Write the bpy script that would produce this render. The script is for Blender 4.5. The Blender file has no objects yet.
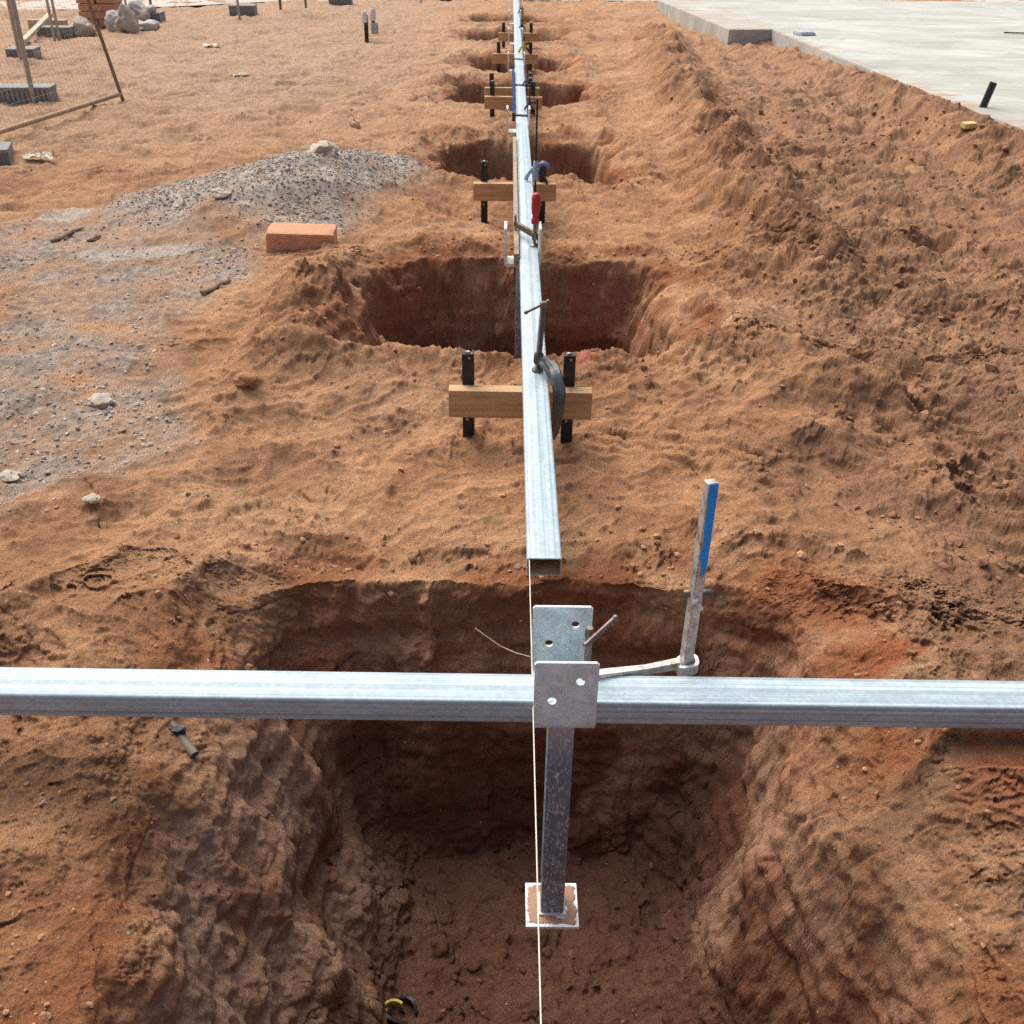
import bpy, bmesh, math, random
import numpy as np
from mathutils import Vector, Matrix

random.seed(11)
RNG = np.random.default_rng(7)
scene = bpy.context.scene
COL = scene.collection

# ------------------------------------------------------------------ camera frame
FPX, CAM_H = 1024.0, 1.46
_fy = Vector(((511 - 512) / FPX, (512 + 100) / FPX, -1.0)).normalized()
_s = 0.011
_rx = Vector((1, -_s, -(_fy[0] - _fy[1] * _s) / _fy[2])).normalized()
_uz = _rx.cross(_fy)

def ray(px, py):
    d = Vector(((px - 512) / FPX, (512 - py) / FPX, -1.0))
    return Vector((d.dot(_rx), d.dot(_fy), d.dot(_uz)))

def at(px, py, z=0.0):
    """point of the horizontal plane at height z seen at that place of the photograph"""
    r = ray(px, py)
    t = (z - CAM_H) / r.z
    return Vector((r.x * t, r.y * t, z))

def aty(px, py, Y):
    r = ray(px, py)
    t = Y / r.y
    return Vector((r.x * t, Y, CAM_H + r.z * t))

cam_d = bpy.data.cameras.new('camera')
cam_d.sensor_width = 36.0
cam_d.lens = 36.0 * FPX / 1024.0
cam_d.clip_start, cam_d.clip_end = 0.02, 2000.0
cam_d.dof.use_dof = True
cam_d.dof.focus_distance = 2.05
cam_d.dof.aperture_fstop = 20.0
cam = bpy.data.objects.new('camera', cam_d)
COL.objects.link(cam)
cam.matrix_world = Matrix(((_rx[0], _rx[1], _rx[2], 0), (_fy[0], _fy[1], _fy[2], 0),
                           (_uz[0], _uz[1], _uz[2], CAM_H), (0, 0, 0, 1)))
scene.camera = cam

# ------------------------------------------------------------------ light
SUN_EL, SUN_AZ = math.radians(55), math.radians(-36)     # azimuth from +Y towards +X
world = bpy.data.worlds.new('World')
scene.world = world
world.use_nodes = True
wn = world.node_tree.nodes
wn.clear()
sky = wn.new('ShaderNodeTexSky')
sky.sky_type = 'NISHITA'
sky.sun_disc = False
sky.sun_elevation = SUN_EL
sky.sun_rotation = SUN_AZ
sky.air_density, sky.dust_density, sky.ozone_density = 1.0, 5.0, 1.0
bg = wn.new('ShaderNodeBackground')
bg.inputs['Strength'].default_value = 0.15
wo = wn.new('ShaderNodeOutputWorld')
world.node_tree.links.new(sky.outputs[0], bg.inputs[0])
world.node_tree.links.new(bg.outputs[0], wo.inputs[0])
sd = bpy.data.lights.new('sun', 'SUN')
sd.energy = 3.6
sd.angle = math.radians(62)
sd.color = (1.0, 0.95, 0.87)
sun = bpy.data.objects.new('sun', sd)
COL.objects.link(sun)
to_sun = Vector((math.sin(SUN_AZ) * math.cos(SUN_EL), math.cos(SUN_AZ) * math.cos(SUN_EL), math.sin(SUN_EL)))
sun.rotation_euler = to_sun.to_track_quat('Z', 'Y').to_euler()
sun.location = (-4, 8, 8)

scene.view_settings.view_transform = 'Standard'
scene.view_settings.look = 'None'
scene.view_settings.exposure = 0
scene.view_settings.gamma = 1
scene.cycles.use_denoising = False
scene.cycles.max_bounces = 8
scene.cycles.diffuse_bounces = 5

# ------------------------------------------------------------------ noise
_perm = np.random.default_rng(3).permutation(256).astype(np.int32)
_perm = np.concatenate([_perm, _perm, _perm])
_ang = np.linspace(0, 2 * np.pi, 256, endpoint=False)
_gx, _gy = np.cos(_ang).astype(np.float32), np.sin(_ang).astype(np.float32)
_g3 = np.random.default_rng(5).normal(size=(256, 3)).astype(np.float32)
_g3 /= np.linalg.norm(_g3, axis=1)[:, None]

def perlin2(x, y, seed=0):
    x = np.asarray(x, np.float32) + np.float32(seed * 17.31)
    y = np.asarray(y, np.float32) - np.float32(seed * 9.77)
    x0, y0 = np.floor(x), np.floor(y)
    fx, fy = x - x0, y - y0
    xi, yi = x0.astype(np.int32) & 255, y0.astype(np.int32) & 255
    u = fx * fx * fx * (fx * (fx * 6 - 15) + 10)
    v = fy * fy * fy * (fy * (fy * 6 - 15) + 10)
    def g(dx, dy):
        k = _perm[_perm[(xi + dx) & 255] + ((yi + dy) & 255)]
        return _gx[k] * (fx - dx) + _gy[k] * (fy - dy)
    a = g(0, 0); a = a + u * (g(1, 0) - a)
    b = g(0, 1); b = b + u * (g(1, 1) - b)
    return (a + v * (b - a)) * 1.4

def perlin3(x, y, z, seed=0):
    p = [np.asarray(q, np.float32) + np.float32(seed * s) for q, s in ((x, 13.1), (y, 7.7), (z, 3.3))]
    f0 = [np.floor(q) for q in p]
    f = [q - r for q, r in zip(p, f0)]
    i = [r.astype(np.int32) & 255 for r in f0]
    w = [q * q * q * (q * (q * 6 - 15) + 10) for q in f]
    def g(a, b, c):
        k = _perm[_perm[_perm[(i[0] + a) & 255] + ((i[1] + b) & 255)] + ((i[2] + c) & 255)]
        gg = _g3[k]
        return gg[..., 0] * (f[0] - a) + gg[..., 1] * (f[1] - b) + gg[..., 2] * (f[2] - c)
    def lx(b, c):
        q = g(0, b, c)
        return q + w[0] * (g(1, b, c) - q)
    def ly(c):
        q = lx(0, c)
        return q + w[1] * (lx(1, c) - q)
    q = ly(0)
    return (q + w[2] * (ly(1) - q)) * 1.5

def fbm(x, y, f, octs=4, seed=0, gain=0.5):
    r = 0; a = 1.0
    for o in range(octs):
        r = r + a * perlin2(x * f, y * f, seed + o)
        f *= 2.03; a *= gain
    return r

def sstep(a, b, x):
    t = np.clip((x - a) / (b - a), 0, 1)
    return t * t * (3 - 2 * t)

def _rnd(ci, cj, k):
    h = _perm[_perm[(ci & 255)] + ((cj + 37 * k) & 255)]
    h2 = _perm[(h + 91 * k + ci * 7) & 255]
    return (h * 256 + h2) / 65536.0

def cells(x, y, cell, fn, seed):
    """calls fn(lx, ly, rnd) for the 3x3 neighbouring cells, each with one feature at a random place"""
    gx, gy = x / cell + seed * 5.3, y / cell - seed * 3.1
    ci0, cj0 = np.floor(gx).astype(np.int32), np.floor(gy).astype(np.int32)
    for di in (-1, 0, 1):
        for dj in (-1, 0, 1):
            ci, cj = ci0 + di, cj0 + dj
            px = ci + 0.1 + 0.8 * _rnd(ci, cj, 1 + seed)
            py = cj + 0.1 + 0.8 * _rnd(ci, cj, 2 + seed)
            fn((gx - px) * cell, (gy - py) * cell, lambda k, ci=ci, cj=cj: _rnd(ci, cj, k + 3 + seed))

def footprints(x, y, cell, prob, depth, seed, L=0.14, W=0.055):
    out = np.zeros_like(x)
    def f(lx, ly, r):
        a = r(0) * 2 * np.pi
        c, s = np.cos(a), np.sin(a)
        sc = 0.8 + 0.5 * r(1)
        qx, qy = (lx * c + ly * s) / (L * sc), (-lx * s + ly * c) / (W * sc * (1 + 0.25 * (lx * c + ly * s) / L))
        d = np.sqrt(qx * qx + qy * qy)
        on = (r(2) < prob) * (0.5 + r(3))
        tread = 0.18 * np.sin(qx * 22) * (d < 0.8) * (r(4) < 0.5)
        out[...] += on * depth * (-(1 - sstep(0.6, 1.08, d)) + 0.5 * np.exp(-((d - 1.25) / 0.22) ** 2) + tread)
    cells(x, y, cell, f, seed)
    return out

def lumps(x, y, cell, prob, r0, r1, seed):
    out = np.zeros_like(x)
    def f(lx, ly, r):
        rad = r0 + (r1 - r0) * r(0) ** 2
        a = r(1) * 6.28
        c, s = np.cos(a), np.sin(a)
        qx, qy = (lx * c + ly * s) / rad, (-lx * s + ly * c) / (rad * (0.6 + 0.4 * r(4)))
        d2 = qx * qx + qy * qy
        np.maximum(out, (r(2) < prob) * rad * 0.62 * np.clip(1 - d2, 0, 1) ** 0.75, out=out)
    cells(x, y, cell, f, seed)
    return out

# ------------------------------------------------------------------ the terrain
# pits: x0, x1, y0, y1, depth, wall widths (x0 side, x1 side, y0 side, y1 side)
PITS = [(-0.66, 0.72, 0.70, 2.09, 0.80, 0.42, 0.30, 0.12, 0.13),
        (-0.60, 0.76, 3.55, 4.74, 0.75, 0.22, 0.40, 0.12, 0.14),
        (-0.50, 0.68, 6.28, 7.50, 0.70, 0.18, 0.18, 0.12, 0.16),
        (-0.52, 0.70, 9.08, 10.15, 0.65, 0.18, 0.18, 0.12, 0.16),
        (-0.45, 0.62, 11.05, 12.0, 0.60, 0.18, 0.18, 0.14, 0.16),
        (-0.55, 0.75, 13.25, 14.2, 0.55, 0.2, 0.3, 0.14, 0.16),
        (-0.55, 0.70, 15.2, 16.1, 0.5, 0.2, 0.3, 0.14, 0.16)]
SLAB_Z = 0.17
SLAB_EDGE = [at(1300, 232, SLAB_Z), at(1024, 130, SLAB_Z), at(933, 96, SLAB_Z), at(772, 29.5, SLAB_Z)]
_sa, _sb = SLAB_EDGE[0], SLAB_EDGE[3]
_sdir = (_sb - _sa).normalized()
_snor = Vector((-_sdir.y, _sdir.x, 0))
if _snor.x > 0: _snor = -_snor           # points away from the slab, to the trench side

def pit_fields(x, y):
    """depth profile (0..1 per pit, times depth) and distance outside the rim"""
    wx = 0.075 * perlin2(x * 3.1, y * 3.1, 21) + 0.022 * perlin2(x * 9, y * 9, 22) + 0.008 * perlin2(x * 26, y * 26, 23)
    wy = 0.075 * perlin2(x * 3.1, y * 3.1, 31) + 0.022 * perlin2(x * 9, y * 9, 32) + 0.008 * perlin2(x * 26, y * 26, 33)
    rag = np.interp(y, [2.6, 3.4], [1.0, 1.5])
    X, Y = x + wx * rag, y + wy * rag
    z = np.zeros_like(x)
    sdist = np.full_like(x, 9.0)
    for (x0, x1, y0, y1, dep, wl, wr, wn_, wf) in PITS:
        m = (Y > y0 - 1.5) & (Y < y1 + 1.5) & (np.abs(X) < 3)
        if not m.any(): continue
        xx, yy = X[m], Y[m]
        t = np.minimum(np.minimum((xx - x0) / wl, (x1 - xx) / wr), np.minimum((yy - y0) / wn_, (y1 - yy) / wf))
        # soft-min rounds the corners
        e = [np.clip(q, -3, 3) for q in ((xx - x0) / wl, (x1 - xx) / wr, (yy - y0) / wn_, (y1 - yy) / wf)]
        k = 3.4
        ts = -np.log(sum(np.exp(-k * q) for q in e)) / k
        prof = np.clip(ts, 0, 1)
        prof = 0.25 * prof + 0.75 * sstep(0, 1, prof)
        z[m] -= dep * prof
        cx, cy, hx, hy = (x0 + x1) / 2, (y0 + y1) / 2, (x1 - x0) / 2, (y1 - y0) / 2
        qx, qy = np.abs(xx - cx) - hx + 0.15, np.abs(yy - cy) - hy + 0.15
        d = np.hypot(np.maximum(qx, 0), np.maximum(qy, 0)) + np.minimum(np.maximum(qx, qy), 0) - 0.15
        sdist[m] = np.minimum(sdist[m], d)
    return z, sdist

def bump_at(x, y, c, sx, sy, rot=0.0):
    c_, s_ = math.cos(rot), math.sin(rot)
    dx, dy = x - c[0], y - c[1]
    u, v = (dx * c_ + dy * s_) / sx, (-dx * s_ + dy * c_) / sy
    return np.exp(-(u * u + v * v))

def seg_dist(x, y, pts):
    best = np.full_like(x, 1e3)
    for a, b in zip(pts[:-1], pts[1:]):
        ax, ay, bx, by = a[0], a[1], b[0], b[1]
        L2 = (bx - ax) ** 2 + (by - ay) ** 2
        t = np.clip(((x - ax) * (bx - ax) + (y - ay) * (by - ay)) / L2, 0, 1)
        best = np.minimum(best, np.hypot(x - ax - t * (bx - ax), y - ay - t * (by - ay)))
    return best

BERM = [at(655, 42), at(690, 110), at(722, 165), at(765, 235), at(800, 285)]
PILE_C = at(318, 205)
SLAB_FOOT = [(p + _snor * 0.10) for p in SLAB_EDGE]

def base_shape(x, y):
    """large forms: pits, spoil banks, gravel mound"""
    z, sdist = pit_fields(x, y)
    near = np.clip(1.0 - z * -8, 0, 1)
    wob = 1 + 0.55 * perlin2(x * 2.3, y * 2.3, 41) + 0.3 * perlin2(x * 6.1, y * 6.1, 42)
    out = np.clip(sdist, 0, 9)
    flat = sstep(-0.02, 0.10, sdist)
    h = 0.035 * np.exp(-(((out - 0.16) / 0.16) ** 2)) * wob * flat
    # rough bank to the right of the trench line
    d = seg_dist(x, y, BERM)
    h = h + 0.175 * np.exp(-(d / 0.28) ** 2) * np.clip(wob + 0.9 * perlin2(x * 3.5, y * 2.5, 46), 0.1, 2.2)
    # spoil beside pits one and two
    h = h + 0.13 * bump_at(x, y, at(930, 735), 0.20, 0.42, 0.15) * wob * flat
    h = h + 0.10 * bump_at(x, y, at(70, 640), 0.28, 0.26, 0.5) * wob * flat
    h = h + 0.02 * bump_at(x, y, at(165, 575), 0.2, 0.16, 0.5) * wob * flat
    h = h + 0.15 * bump_at(x, y, at(325, 312), 0.17, 0.34, 0.0) * wob * flat
    h = h + 0.07 * bump_at(x, y, at(265, 375), 0.22, 0.18, 0.7) * wob
    h = h + 0.08 * bump_at(x, y, at(735, 355), 0.22, 0.30, -0.2) * wob * flat
    h = h + 0.07 * bump_at(x, y, at(840, 395), 0.30, 0.22, -0.3) * wob
    h = h + 0.06 * bump_at(x, y, at(770, 440), 0.25, 0.16, 0.3) * wob
    h = h - 0.035 * bump_at(x, y, (0.09, 2.86), 0.5, 0.3)
    for hx_, hy_, a_ in ((0.08, 5.6, 0.03), (0.06, 9.0, 0.06), (0.06, 11.1, 0.04)):
        h = h - a_ * bump_at(x, y, (hx_, hy_), 0.45, 0.30)
    # gravel mound
    q = bump_at(x, y, PILE_C, 0.42, 0.85, -0.25)
    h = h + 0.24 * q * (1 + 0.12 * perlin2(x * 5, y * 5, 44))
    h = h + 0.10 * bump_at(x, y, at(215, 212), 0.5, 0.55, 0.0)
    # bank of soil pushed against the concrete
    ds = (x - _sa.x) * _snor.x + (y - _sa.y) * _snor.y          # distance from the slab face, trench side positive
    along = (x - _sa.x) * _sdir.x + (y - _sa.y) * _sdir.y
    bank = np.exp(-((np.clip(ds, -0.2, 9)) / 0.34) ** 2) * np.interp(along, [0, 2.0, 4.2, 6.5, 9.5], [0.18, 0.18, 0.17, 0.08, 0.0])
    bank2 = 0.15 * np.exp(-((ds - 0.34) / 0.17) ** 2) * np.interp(along, [0, 2.0, 5.0, 6.5, 9.5], [0.8, 0.9, 0.6, 0.15, 0.0])
    h = h + (bank + bank2) * np.clip(wob, 0.4, 1.8) * sstep(-0.5, -0.1, ds)
    h = np.where(ds < 0, np.minimum(h, 0.12 * sstep(-2.0, 0, ds)), h)
    h = h + 0.04 * fbm(x, y, 0.55, 3, 50) * flat
    # far banks at the end of the trench
    h = h + 0.02 * perlin2(x * 1.7, y * 1.7, 52) * flat
    return z + h, sdist

def grey_mask(x, y):
    """where old gravel lies in the sand"""
    n = fbm(x, y, 1.6, 4, 60)
    m = sstep(0.30, 0.75, np.maximum(bump_at(x, y, PILE_C, 0.56, 1.1, -0.25), 0.72 * bump_at(x, y, at(215, 212), 0.7, 0.6, 0.2)) + 0.22 * n)
    m2 = bump_at(x, y, at(30, 330), 0.75, 1.2, 0) + 0.9 * bump_at(x, y, at(30, 445), 0.45, 0.42, 0) + 0.75 * bump_at(x, y, at(110, 240), 0.9, 0.7, 0)
    m2 = sstep(0.38, 0.95, m2 + 0.55 * n)
    return np.maximum(m, 0.85 * m2), m

TRACKS = [[at(1060, 560), at(985, 470), at(900, 405), at(845, 372)], [at(735, 480), at(690, 452), at(628, 440)]]
DUNES = [([at(-30, 590), at(60, 535), at(110, 505), at(180, 498), at(235, 520)], 0.032, 0.09),
         ([at(95, 585), at(150, 545), at(215, 525), at(300, 515)], 0.03, 0.05),
         ([at(20, 500), at(90, 480), at(170, 488)], 0.025, 0.05),
         ([at(-10, 655), at(60, 610), at(130, 590)], 0.04, 0.06)]

def terrain(x, y):
    x = np.asarray(x, np.float32); y = np.asarray(y, np.float32)
    z, sdist = base_shape(x, y)
    flat = sstep(-0.03, 0.12, sdist)
    grey, pile = grey_mask(x, y)
    right = sstep(0.55, 1.3, x - 0.12 * (y - 2)) * sstep(25, 10, y)
    soft = 1 - 0.75 * grey
    # wind-soft hummocks with sharp crests, warped
    wx = x + 0.10 * perlin2(x * 2.2, y * 2.2, 70); wy = y + 0.10 * perlin2(x * 2.2, y * 2.2, 71)
    ridge = (1 - np.abs(perlin2(wx * 2.5, wy * 3.6, 72)) * 1.6)
    ridge2 = (1 - np.abs(perlin2(wx * 8, wy * 11, 73)) * 1.6)
    z = z + flat * soft * (0.040 * ridge + 0.010 * ridge2 - 0.026)
    fp = footprints(x, y, 0.34, 0.50, 0.026, 2) + footprints(x + 3.3, y + 1.7, 0.22, 0.45, 0.020, 5, 0.10, 0.045)
    z = z + flat * fp * 0.36 * np.interp(y, [2.0, 2.7], [0.35, 1.0]) * soft
    big = footprints(x + 1.2, y + 7.1, 0.55, 0.55, 0.05, 8, 0.2, 0.11)
    z = z + flat * big * right * 0.7
    # thin crest lines drawn by the wind, and fields of small prints
    cr = perlin2(wx * 3.6 + 4, wy * 6.5, 160); cr2 = perlin2(wx * 8.5, wy * 15 + 3, 161)
    z = z + flat * soft * (1 - 0.6 * right) * (0.010 * np.exp(-np.abs(cr) / 0.07) + 0.005 * np.exp(-np.abs(cr2) / 0.08))
    pr = sstep(0.05, 0.35, perlin2(x * 3.1, y * 3.1, 162)) * flat * soft
    z = z + pr * footprints(x, y, 0.036, 0.6, 0.0035, 26, 0.013, 0.008)
    # furrows left by tracks running along the bank, and one clear tread mark
    z = z + flat * right * 0.035 * perlin2(x * 5.5 + 0.5 * perlin2(x * 2, y, 33), y * 0.9, 34)
    for pts_ in TRACKS:
        d_ = seg_dist(x, y, pts_)
        al = x * 0.55 + y * 0.83
        m_ = sstep(0.15, 0.11, d_)
        z = z + flat * m_ * (-0.014 + 0.010 * np.tanh(3 * np.sin(al * 95 + 18 * d_))) * (0.6 + 0.4 * perlin2(x * 4, y * 4, 36))
        z = z + flat * 0.018 * np.exp(-((d_ - 0.17) / 0.03) ** 2) * (0.6 + 0.6 * perlin2(x * 6, y * 6, 37))
    # wind-rounded crests at the near left
    for pts_, a_, w_ in DUNES:
        d_ = seg_dist(x + 0.03 * perlin2(x * 5, y * 5, 38), y + 0.03 * perlin2(x * 5, y * 5, 39), pts_)
        z = z + flat * a_ * np.exp(-d_ / w_)
    # clods
    rimn = np.exp(-((sdist - 0.10) / 0.16) ** 2)
    nearf = np.interp(y, [1.4, 2.2, 3.5], [0.30, 0.40, 1.0])
    cl = nearf * np.clip(0.85 * rimn + 0.8 * right + 0.25 + 0.7 * perlin2(x * 1.9, y * 1.9, 75), 0, 1) * (y < 17)
    z = z + flat * cl * soft * (lumps(x, y, 0.055, 0.40, 0.006, 0.026, 11) * 0.9)
    z = z + cl * soft * lumps(x, y, 0.022, 0.45, 0.002, 0.010, 14) * (0.3 + 0.7 * flat)
    z = z + flat * cl * right * lumps(x, y, 0.13, 0.30, 0.015, 0.045, 17) * 0.55
    # grain of the surface
    bill = lambda f, k: np.abs(perlin2(x * f + 0.35 * perlin2(x * f * 0.7, y * f * 0.7, k + 5), y * f, k))
    crumb = 0.030 * bill(7, 150) + 0.020 * bill(16, 151) + 0.012 * bill(36, 152) + 0.007 * bill(78, 153) + 0.004 * bill(150, 154) - 0.018
    spoil = np.clip(right * (0.8 + 0.7 * perlin2(x * 1.7, y * 1.7, 155)) + 0.75 * rimn * (0.6 + 0.8 * perlin2(x * 2.6, y * 2.6, 156)) + 0.9 * np.exp(-(seg_dist(x, y, BERM) / 0.32) ** 2) + 0.5 * bump_at(x, y, at(930, 735), 0.3, 0.5, 0.15) + 0.8 * bump_at(x, y, at(660, 375), 0.3, 0.2) + 0.7 * bump_at(x, y, at(325, 320), 0.25, 0.5), 0, 1) * soft * (y < 22)
    z = z + flat * spoil * sstep(2.2, 3.5, y) * 0.085 * (bill(3.0, 170) - 0.25)
    z = z + flat * spoil * crumb * np.interp(y, [1.4, 2.2, 4.0], [0.26, 0.50, 1.15])
    z = z + (0.0042 * fbm(x, y, 16, 5, 80, 0.66)) * (1 + 0.25 * right + 0.3 * rimn)
    z = z + grey * 0.004 * perlin2(x * 60, y * 60, 85)
    # pit floors: crumbs and clods
    inside = sstep(0.0, -0.15, sdist)
    floor_ = inside * sstep(-0.42, -0.58, z)
    z = z + inside * 0.02 * fbm(x, y, 5, 4, 90) + floor_ * (0.02 * fbm(x, y, 9, 4, 91) + lumps(x, y, 0.09, 0.25, 0.01, 0.035, 21) + lumps(x, y, 0.035, 0.4, 0.004, 0.014, 23))
    # nothing heaped against the steel or over the slab edge
    cap_ = 0.14 + 0.9 * np.clip(np.abs(y - 1.44) - 0.10, 0, 9)
    z = np.where(np.abs(y - 1.44) < 0.3, np.minimum(z, cap_), z)
    ds = (x - _sa.x) * _snor.x + (y - _sa.y) * _snor.y
    cap2 = SLAB_Z - 0.03 + 0.35 * np.clip(ds, 0, 9) + 0.02 * perlin2(x * 4, y * 4, 140)
    z = np.where((ds < 0.6) & (ds > -3), np.minimum(z, cap2), z)
    return z, sdist, grey, pile, right

def tz(x, y):
    return float(terrain(np.array([x]), np.array([y]))[0][0])

# ---- grid: rows and columns follow the length of the surface as it is seen, so that steep walls get their share
NC, NR, FINE = 1000, 1600, 3000
S_IN = 0.64
s_cols = np.concatenate([-S_IN - np.geomspace(0.02, 12, 34)[::-1], np.linspace(-S_IN, S_IN, NC), S_IN + np.geomspace(0.02, 12, 34)])
def lat(Y): return 0.9 + 0.858 * np.maximum(Y, 0)
Y0, Y1 = 0.62, 22.0
def depth_of(Y): return 0.858 * Y + 0.75
_inv = np.linspace(1 / depth_of(Y0), 1 / depth_of(Y1), FINE)
yf = ((1 / _inv) - 0.75) / 0.858
S, YF = np.meshgrid(s_cols, yf)                 # FINE x cols
XF = (S * lat(YF)).astype(np.float32)
ZF, _ = base_shape(XF, YF.astype(np.float32))
def screen(x, y, z):
    a = x * _rx[0] + y * _fy[0] + (z - CAM_H) * _uz[0]
    b = x * _rx[1] + y * _fy[1] + (z - CAM_H) * _uz[1]
    c = -(x * _rx[2] + y * _fy[2] + (z - CAM_H) * _uz[2])
    c = np.maximum(c, 0.3)
    return FPX * a / c, FPX * b / c, c
sx_, sy_, sc_ = screen(XF, YF, ZF)
ds = np.abs(np.diff(sy_, axis=0)) + 0.15 * np.hypot(np.diff(YF, axis=0), np.diff(ZF, axis=0)) / sc_[1:] * FPX
sel = np.abs(s_cols) < 0.40
d1 = ds[:, sel].mean(axis=1)
d1 = np.convolve(np.pad(d1, 7, mode='edge'), np.ones(15) / 15, 'valid')
cum = np.concatenate([[0], np.cumsum(d1)]); cum /= cum[-1]
yg = np.interp(np.linspace(0, 1, NR), cum, yf)
yg = np.concatenate([np.linspace(-4, Y0, 26)[:-1], yg, np.geomspace(Y1, 600, 44)[1:]])
YG = np.repeat(yg[:, None], len(s_cols), 1)
XG = s_cols[None, :] * lat(YG)
X, Y = XG.astype(np.float32), YG.astype(np.float32)
Z, SD, GREY, PILE, RIGHT = terrain(X, Y)
farfade = sstep(60, 24, Y)
Z = Z * farfade - 0.02 * (1 - farfade)

# 3-D roughness of the pit walls, pushed along the surface normal
P = np.stack([X, Y, Z], -1)
du = np.gradient(P, axis=1); dv = np.gradient(P, axis=0)
N = np.cross(du, dv); N /= np.linalg.norm(N, axis=-1, keepdims=True) + 1e-9
wall = sstep(0.9, 0.5, N[..., 2]) * (Y < 17) * (Y > Y0)
n3 = 0.018 * perlin3(X * 5, Y * 5, Z * 7, 1) + 0.007 * perlin3(X * 13, Y * 13, Z * 16, 2) + 0.008 * perlin3(X * 34, Y * 34, Z * 40, 3) + 0.004 * perlin3(X * 80, Y * 80, Z * 90, 4)
crack = 0.006 * np.clip(np.abs(perlin3(X * 4.5, Y * 4.5, Z * 5.5, 6)) * 3 - 0.12, -0.12, 0.0) / 0.12
scoop = np.where(Y > 3, 0.004, 0.013) * (np.abs(perlin2(X * 4.2 + 0.6 * perlin2(X * 2, Z * 3, 9), Z * 1.3 + Y * 0.7, 27)) * 2.2 - 0.5)
strata = 0.010 * perlin3(X * 2.0, Y * 2.0, Z * 26, 28)
P = P + N * (wall * (n3 + crack + scoop + strata))[..., None]
X, Y, Z = P[..., 0], P[..., 1], P[..., 2]

# ---- colours of the soil
def lerp(a, b, t): return a + (b - a) * t[..., None]
def C3(r, g, b): return np.array([r, g, b], np.float32)
n_lo = fbm(X, Y, 0.9, 4, 100); n_mid = fbm(X, Y, 4.0, 4, 101)
DRY, DRY2, PALE = C3(0.455, 0.250, 0.133), C3(0.335, 0.173, 0.092), C3(0.50, 0.320, 0.190)
MOIST, RED, DEEP = C3(0.40, 0.198, 0.116), C3(0.37, 0.158, 0.088), C3(0.165, 0.076, 0.048)
col = lerp(np.broadcast_to(DRY, X.shape + (3,)), DRY2, np.clip(0.45 + 0.9 * n_mid, 0, 1))
col = lerp(col, PALE, np.clip(0.20 + 0.9 * n_lo, 0, 1) * 0.6)
n_p = fbm(X, Y, 1.7, 5, 104, 0.6)
col = lerp(col, C3(0.28, 0.147, 0.083), 0.6 * sstep(0.15, 0.75, n_p))
col = lerp(col, C3(0.270, 0.150, 0.088), 0.92 * np.clip(RIGHT * np.clip(0.85 + 0.6 * n_mid, 0, 1), 0, 1))
far = sstep(4.5, 11, Y) * sstep(1.0, -2.5, X)  # haze painted into the soil: far left ground paler and duller
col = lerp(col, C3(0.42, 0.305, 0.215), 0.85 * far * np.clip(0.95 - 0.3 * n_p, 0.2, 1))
col = lerp(col, C3(0.44, 0.285, 0.185), sstep(5, 12, Y) * 0.40 * np.clip(0.8 - 0.5 * n_p, 0.2, 1))  # haze tone again, growing with distance over the full width
# turned soil near the rims, moist below
turned = np.exp(-((SD - 0.02) / 0.13) ** 2) * np.clip(0.55 + 1.2 * n_mid, 0, 1)
col = lerp(col, C3(0.27, 0.105, 0.048), 0.8 * turned)
redp = np.clip(bump_at(X, Y, at(945, 735), 0.12, 0.4, 0.1) + 0.4 * bump_at(X, Y, at(690, 585), 0.5, 0.08, 0) , 0, 1) * np.clip(0.6 + 2.0 * n_mid, 0, 1)
col = lerp(col, C3(0.33, 0.095, 0.040), 0.8 * redp)
w3 = perlin3(X * 3.2, Y * 3.2, Z * 6, 8) + 0.6 * perlin3(X * 8, Y * 8, Z * 12, 9)
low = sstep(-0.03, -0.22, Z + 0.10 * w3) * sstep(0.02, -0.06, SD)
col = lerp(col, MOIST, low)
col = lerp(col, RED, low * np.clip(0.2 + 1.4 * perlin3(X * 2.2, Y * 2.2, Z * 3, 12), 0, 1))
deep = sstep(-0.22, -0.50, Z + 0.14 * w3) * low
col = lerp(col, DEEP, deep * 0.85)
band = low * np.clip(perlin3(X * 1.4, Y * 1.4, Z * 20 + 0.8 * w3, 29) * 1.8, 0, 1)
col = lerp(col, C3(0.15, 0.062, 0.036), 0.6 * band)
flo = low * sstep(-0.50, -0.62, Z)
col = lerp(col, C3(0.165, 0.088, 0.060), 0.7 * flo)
# pale patches in the pits; side walls of the nearest one paler
pale_patch = low * sstep(0.22, 0.36, perlin3(X * 3.0, Y * 3.0, Z * 2.2, 14) + 0.35 * w3 + 0.35 * sstep(0.1, 0.35, X) * sstep(2.2, 1.9, Y) * sstep(-0.65, -0.4, Z))
col = lerp(col, C3(0.38, 0.225, 0.145), 0.7 * pale_patch)
lwall = sstep(-0.12, -0.42, X) * sstep(2.0, 1.7, Y) * sstep(-0.02, -0.15, Z)
col = lerp(col, C3(0.42, 0.27, 0.185), 0.85 * lwall * np.clip(0.7 + 0.8 * w3, 0, 1))
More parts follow.
